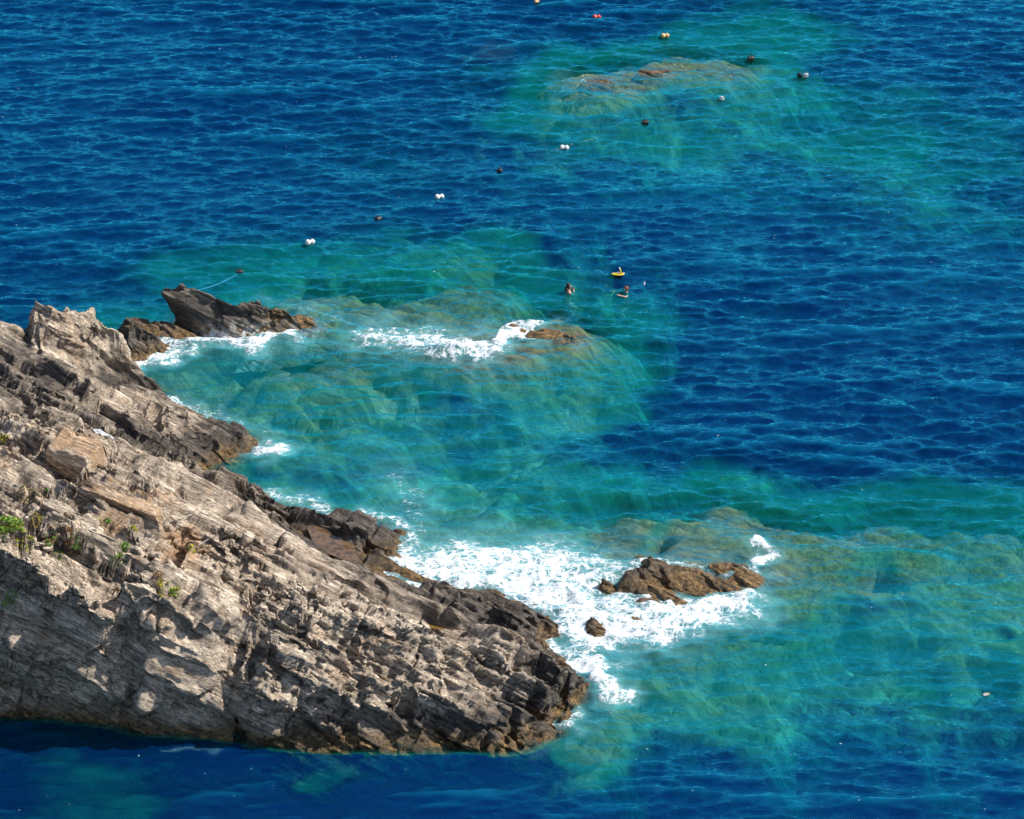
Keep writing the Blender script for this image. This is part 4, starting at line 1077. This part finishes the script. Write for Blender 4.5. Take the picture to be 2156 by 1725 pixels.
from_bm('swimwear', lathe([(.10, -.02), (.125, .10), (.12, .24)], Matrix.Translation((0, 0, -.12)) @ Matrix.Rotation(R(90), 4, 'Y'), 18), M['suit'], root)
from_bm('snorkel', tube([V(-.66, .09, -.08), V(-.64, .11, .05), V(-.60, .11, .22)], .012), M['mask'], root)
for sy, up_ in ((-1, 1), (1, 0)):
    pts = [(V(.90, sy * .10, .05), .05), (V(1.02, sy * .10, .14 if up_ else .06), .075), (V(1.10, sy * .10, .34 if up_ else .07), .10)]
    bm = bmesh.new(); rows = []
    for q, wd in pts: rows.append([bm.verts.new(q + V(0, k * wd, .008 * (k == 0))) for k in (-1, 0, 1)])
    for r0, r1 in zip(rows[:-1], rows[1:]):
        for k in (0, 1): bm.faces.new((r0[k], r0[k + 1], r1[k + 1], r1[k]))
    bmesh.ops.solidify(bm, geom=bm.faces[:], thickness=.014)
    from_bm('fin', bm, M['fin'], root)

# ---- the yellow inflatable beside them
p = at(1301, 584, 0)
root = empty('inflatable_raft', (p.x, p.y, surf(p.x, p.y) + .05), R(4)); root.scale = (.72, .72, .72); tag(root, 'small yellow inflatable raft carrying a white bag, with an upright yellow and white post', 'raft')
ring = [(.36 * math.cos(q), .12 * math.sin(q) * (1 + .35 * math.cos(q)), .01 + (.05 if math.cos(q) < 0 else .02) * abs(math.cos(q)) ** 6) for q in [i * 2 * math.pi / 28 for i in range(29)]]
from_bm('tube_ring', tube(ring, .048, 10), M['yellow'], root)
from_bm('raft_floor', lathe([(0, .01), (.115, .01), (.12, .03), (0, .05)], Matrix.Scale(2.9, 4, (1, 0, 0)), 24), M['yellow'], root)
from_bm('post', tube([V(.16, 0, .05), V(.15, 0, .24), V(.11, 0, .38)], [.06, .05, .045], 10), M['yellow'], root)
from_bm('post_tip', tube([V(.11, 0, .375), V(.085, 0, .45), V(.07, 0, .48)], [.05, .05, .03], 10), M['fin'], root)
from_bm('nozzle', tube([V(.30, 0, .06), V(.38, 0, .08), V(.40, 0, .08)], [.05, .035, .03], 8), M['bag'], root)
bm = bmesh.new(); bmesh.ops.create_icosphere(bm, subdivisions=3, radius=1)
for v in bm.verts:
    q = v.co; k = 1 + .12 * math.sin(q.x * 5 + 1) * math.sin(q.z * 6 + q.y * 4)
    v.co = V(q.x * .085 * k + .04, q.y * .075 * k, q.z * .065 * k + .11)
bag = from_bm('cloth_bag', bm, M['bag'], None); bag.location = root.location; bag.scale = root.scale; bag.rotation_euler = root.rotation_euler
tag(bag, 'lumpy white bag lying inside the yellow raft', 'bag')

# ------------------------------------------------------------------ what stands on the headland
bpy.context.view_layer.update()
me = cliff.data
_co = np.empty(len(me.vertices) * 3, np.float32); me.vertices.foreach_get('co', _co)
_vi = np.empty(len(me.loops), np.int32); me.loops.foreach_get('vertex_index', _vi)
tree = BVHTree.FromPolygons(_co.reshape(-1, 3).tolist(), _vi.reshape(-1, 4).tolist())
def hit(u, v):
    loc, nor, _, _ = tree.ray_cast(Vector((0, 0, CAM_H)), ray(u, v).normalized())
    if loc is None: loc, nor = at(u, v, 3), Vector((0, 0, 1))
    return loc, nor
def drop_to(x, y):
    loc, nor, _, _ = tree.ray_cast(Vector((x, y, 30)), Vector((0, 0, -1)))
    return loc
def plant(u, v, wu, wv, mat, lab, cat='plant', name='cushion_plant', n=170, ls=.055, seed=0, group=None, tall=.25, mat2=None, twigs=6):
    """a low bush: many small leaves round short stems; wu, wv its size in the survey picture"""
    rnd = random.Random(seed)
    loc, nor = hit(u, v)
    rx = wu * .5 * .0172; ry = max(rx * .6, wv * .5 * .0172 * 1.1)
    root = empty(name, loc); tag(root, lab, cat, group)
    def leaves(cnt, m, nm):
        bm = bmesh.new()
        for _ in range(cnt):
            a, r = rnd.uniform(0, 6.283), math.sqrt(rnd.random())
            x, y = r * rx * math.cos(a), r * ry * math.sin(a)
            g = drop_to(loc.x + x, loc.y + y)
            gz = (g.z - loc.z) if g is not None else 0
            if abs(gz) > .5: gz = 0
            lump = .55 + .45 * math.sin(x * 17 + seed) * math.sin(y * 19 + seed * 2)
            z = gz + rnd.random() ** .7 * tall * (1 - r * r * .75) * max(.25, lump) + .01
            d = V(rnd.gauss(0, .7) + x * 2, rnd.gauss(0, .7) + y * 2, rnd.random() + .2).normalized()
            s_ = d.cross(V(rnd.gauss(0, 1), rnd.gauss(0, 1), rnd.gauss(0, 1))).normalized()
            k = ls * rnd.uniform(.6, 1.3); c = V(x, y, z)
            bm.faces.new([bm.verts.new(q) for q in (c - d * k * .5, c + s_ * k * .28, c + d * k * .6, c - s_ * k * .28)])
        return from_bm(nm, bm, m, root, False)
    n = int(n * 1.7); ls *= 1.25
    leaves(n, mat, 'foliage')
    if mat2: leaves(n // 2, mat2, 'dry_foliage')
    bm = bmesh.new()
    for _ in range(twigs):
        a, r = rnd.uniform(0, 6.283), rnd.random()
        tube([V(0, 0, -.03), V(r * rx * .5 * math.cos(a), r * ry * .5 * math.sin(a), tall * .4), V(r * rx * math.cos(a), r * ry * math.sin(a), tall * (.5 + .5 * rnd.random()) * (1 - .6 * r))], [.012, .009, .004], 5, bm)
    from_bm('stems', bm, M['stem'], root)
GP = 'low plants growing on the headland'
plant(18, 1108, 62, 46, M['leaf'], 'largest bright green bush at the left edge of the headland', 'bush', 'green_bush', 420, .07, 1, GP, .42, M['lime'])
plant(52, 1134, 44, 26, M['lime'], 'yellow green tuft at the right foot of the largest green bush', n=160, seed=2, group=GP, tall=.2)
plant(78, 1096, 28, 24, M['dry'], 'reddish brown bush right of the largest green bush', 'bush', 'dry_bush', 150, .05, 3, GP, .25, M['lime'])
plant(112, 1152, 40, 18, M['leaf'], 'patchy green and rust plant left of the slab above the shaded face', n=130, seed=4, group=GP, tall=.12, mat2=M['dry'])
plant(160, 1153, 26, 14, M['leaf'], 'small green plant right of the patchy green and rust plant', n=90, seed=5, group=GP, tall=.12)
plant(145, 1141, 20, 18, M['dry'], 'rust coloured plant in the gap between two pale slabs', n=90, seed=6, group=GP, tall=.14)
plant(262, 1158, 22, 24, M['leaf'], 'green plant rising from the crack above the shaded face', n=120, seed=7, group=GP, tall=.22)
plant(246, 1173, 40, 20, M['leaf'], 'wide green plant spreading below the crack above the shaded face', n=160, seed=8, group=GP, tall=.15)
plant(402, 1153, 20, 10, M['lime'], 'yellow green plant beside the vertical crack in the pale rock', n=80, seed=9, group=GP, tall=.1)
plant(334, 1216, 26, 30, M['dry'], 'dry brown bush standing at the head of a dark cleft', 'bush', 'dry_bush', 150, .045, 10, GP, .3)
plant(338, 1248, 14, 34, M['lime'], 'narrow yellow green plant hanging down the dark cleft', n=100, seed=11, group=GP, tall=.12)
plant(366, 1244, 26, 18, M['lime'], 'yellow green plant right of the dark cleft', n=110, seed=12, group=GP, tall=.16, mat2=M['leaf'])
plant(10, 920, 20, 16, M['lime'], 'yellow green plant high on the left edge of the headland', n=90, seed=13, group=GP, tall=.15)
plant(206, 1112, 22, 24, M['straw'], 'straw coloured tuft on the ledge behind the long pale slab', n=90, seed=14, group=GP, tall=.15, mat2=M['lime'])
plant(228, 1100, 12, 8, M['leaf'], 'tiny green tuft above the straw coloured one', n=50, seed=15, group=GP, tall=.08)
plant(283, 1114, 13, 10, M['lime'], 'tiny yellow green tuft on the orange stained rock', n=50, seed=16, group=GP, tall=.08)
plant(97, 1034, 12, 10, M['leaf'], 'tiny green tuft below the orange block', n=50, seed=17, group=GP, tall=.08)
plant(70, 1045, 60, 22, M['straw'], 'dry straw grass tuft on the pale ledge at the left', n=200, ls=.06, seed=18, group=GP, tall=.15)
plant(246, 1241, 12, 12, M['straw'], 'pale dry plant on the upper edge of the shaded face', n=60, seed=19, group=GP, tall=.12)
plant(20, 1268, 36, 24, M['leaf'], 'dark green plant in the hollow at the left edge of the shaded face', n=130, seed=20, group=GP, tall=.15)

def branch(pts, label, r=.02):          # bleached dead wood lying on the rock
    P_ = [hit(*q)[0] + V(0, 0, .05) for q in pts]
    root = empty('dead_branch', P_[0]); tag(root, label, 'dead wood', 'dead branches on the pale rock')
    from_bm('main_stem', tube([q - P_[0] for q in P_], [r * (1 - .6 * i / (len(P_) - 1)) for i in range(len(P_))], 6), M['deadwood'], root)
    rnd = random.Random(len(label))
    for i in range(1, len(P_) - 1):
        for _ in range(2):
            d = V(rnd.gauss(0, .25), rnd.gauss(0, .25), .1 + .2 * rnd.random())
            q = P_[i] - P_[0]
            from_bm('twig', tube([q, q + d * .6, q + d + V(rnd.gauss(0, .06), 0, .03)], [r * .5, r * .35, r * .15], 5), M['deadwood'], root)
branch([(345, 1105), (375, 1095), (405, 1086), (425, 1074), (450, 1064)], 'bleached dead branch lying towards the sea, right of the long orange slab')
branch([(390, 1060), (388, 1045), (395, 1028)], 'thin bleached branch standing in the shattered grey rock', .014)
branch([(345, 1030), (338, 1050), (330, 1070)], 'short grey branch lying behind the long orange slab', .014)
branch([(418, 1150), (440, 1138), (462, 1132)], 'low pale branch beside the yellow green plant', .014)

# loose blocks: slabs of the same beds, broken off
def block(corners, h, label, seed, name='boulder', oc=.9, dk=-.2, sink=.25):
    """corners: four sight points round its foot, from near left, anticlockwise seen from above"""
    B_ = [hit(*q)[0] for q in corners]
    n = 44
    P_ = []
    rg = (np.arange(n) / (n - 1)).astype(np.float32)
    def lerp2(s_, t_): return (B_[0] * (1 - s_) + B_[1] * s_) * (1 - t_) + (B_[3] * (1 - s_) + B_[2] * s_) * t_
    allV, allF, nx0 = [], [], 0
    side = 12
    # one closed sheet: top patch with a skirt that runs down into the ground
    S_, T_ = np.meshgrid(np.linspace(-.22, 1.22, n), np.linspace(-.22, 1.22, n), indexing='ij')
    sc, tc = np.clip(S_, 0, 1), np.clip(T_, 0, 1)
    over = np.maximum(np.abs(S_ - sc), np.abs(T_ - tc)) / .22
    Bn = [np.array(q) for q in B_]
    base = ((Bn[0] * (1 - sc[..., None]) + Bn[1] * sc[..., None]) * (1 - tc[..., None]) + (Bn[3] * (1 - sc[..., None]) + Bn[2] * sc[..., None]) * tc[..., None])
    z = base[..., 2] + h * (1 - over ** .9) - sink * over - .10 * h * (sc - .5) + .05
    cen = base.mean((0, 1))
    out = (base - cen) * (.10 * over)[..., None]
    G = base + out; G[..., 2] = z
    Pn = G.reshape(-1, 3).astype(np.float32)
    N = normals_grid(Pn, n, n)
    Pn = rockify(Pn, N, n, n, .30, seed, .6)
    F = grid_faces(n, n)
    o = mesh_from(name, Pn, F, M_ROCK, {'dk': np.full(len(Pn), dk), 'zz': np.full(len(Pn), 4.0), 'oc': np.full(len(Pn), oc), 'fw': np.zeros(len(Pn))})
    tag(o, label, 'rock', 'loose blocks on the headland')
block([(104, 988), (182, 1005), (222, 972), (140, 938)], .85, 'big orange stained block with a shadow on its left, high on the headland', 61)
block([(160, 1052), (330, 1102), (342, 1086), (176, 1030)], .38, 'long orange slab pointing at the sea below the big orange block', 62)
block([(86, 1082), (205, 1130), (216, 1112), (110, 1066)], .34, 'long pale slab right of the green bush', 63, oc=.2, dk=-.3)
block([(90, 1112), (238, 1172), (250, 1158), (110, 1096)], .34, 'second long pale slab just below the first, above the patchy plants', 64, oc=.2, dk=-.3)

# pools left in hollows of the rock
def pool_mat(name, col):
    t = NT(name); n = t.noise(t.pos(), 5, 5, .6)
    c = t.mix(t.ss(n, .4, .65), col, tuple(q * .45 for q in col))
    return t.done(t.principled(c, .06, t.bump(t.noise(t.pos(), 6, 2), .15, .02), **{'Specular IOR Level': .6}))
for (pts, zp, col), nm in zip(POOLS, ('brown_pool_water', 'ochre_pool_water', 'amber_pool_water', 'salt_crusted_pool')):
    c = sum((at(u, v, zp) for u, v in pts), Vector()) / len(pts)
    poly = [at(u, v, zp) for u, v in pts]
    poly = [p + (p - c).normalized() * .16 for p in poly]
    bm = bmesh.new(); bm.faces.new([bm.verts.new(p) for p in poly]); bmesh.ops.triangulate(bm, faces=bm.faces[:])
    tag(from_bm('tide_pool', bm, pool_mat(nm, col), None, False), kind='structure')
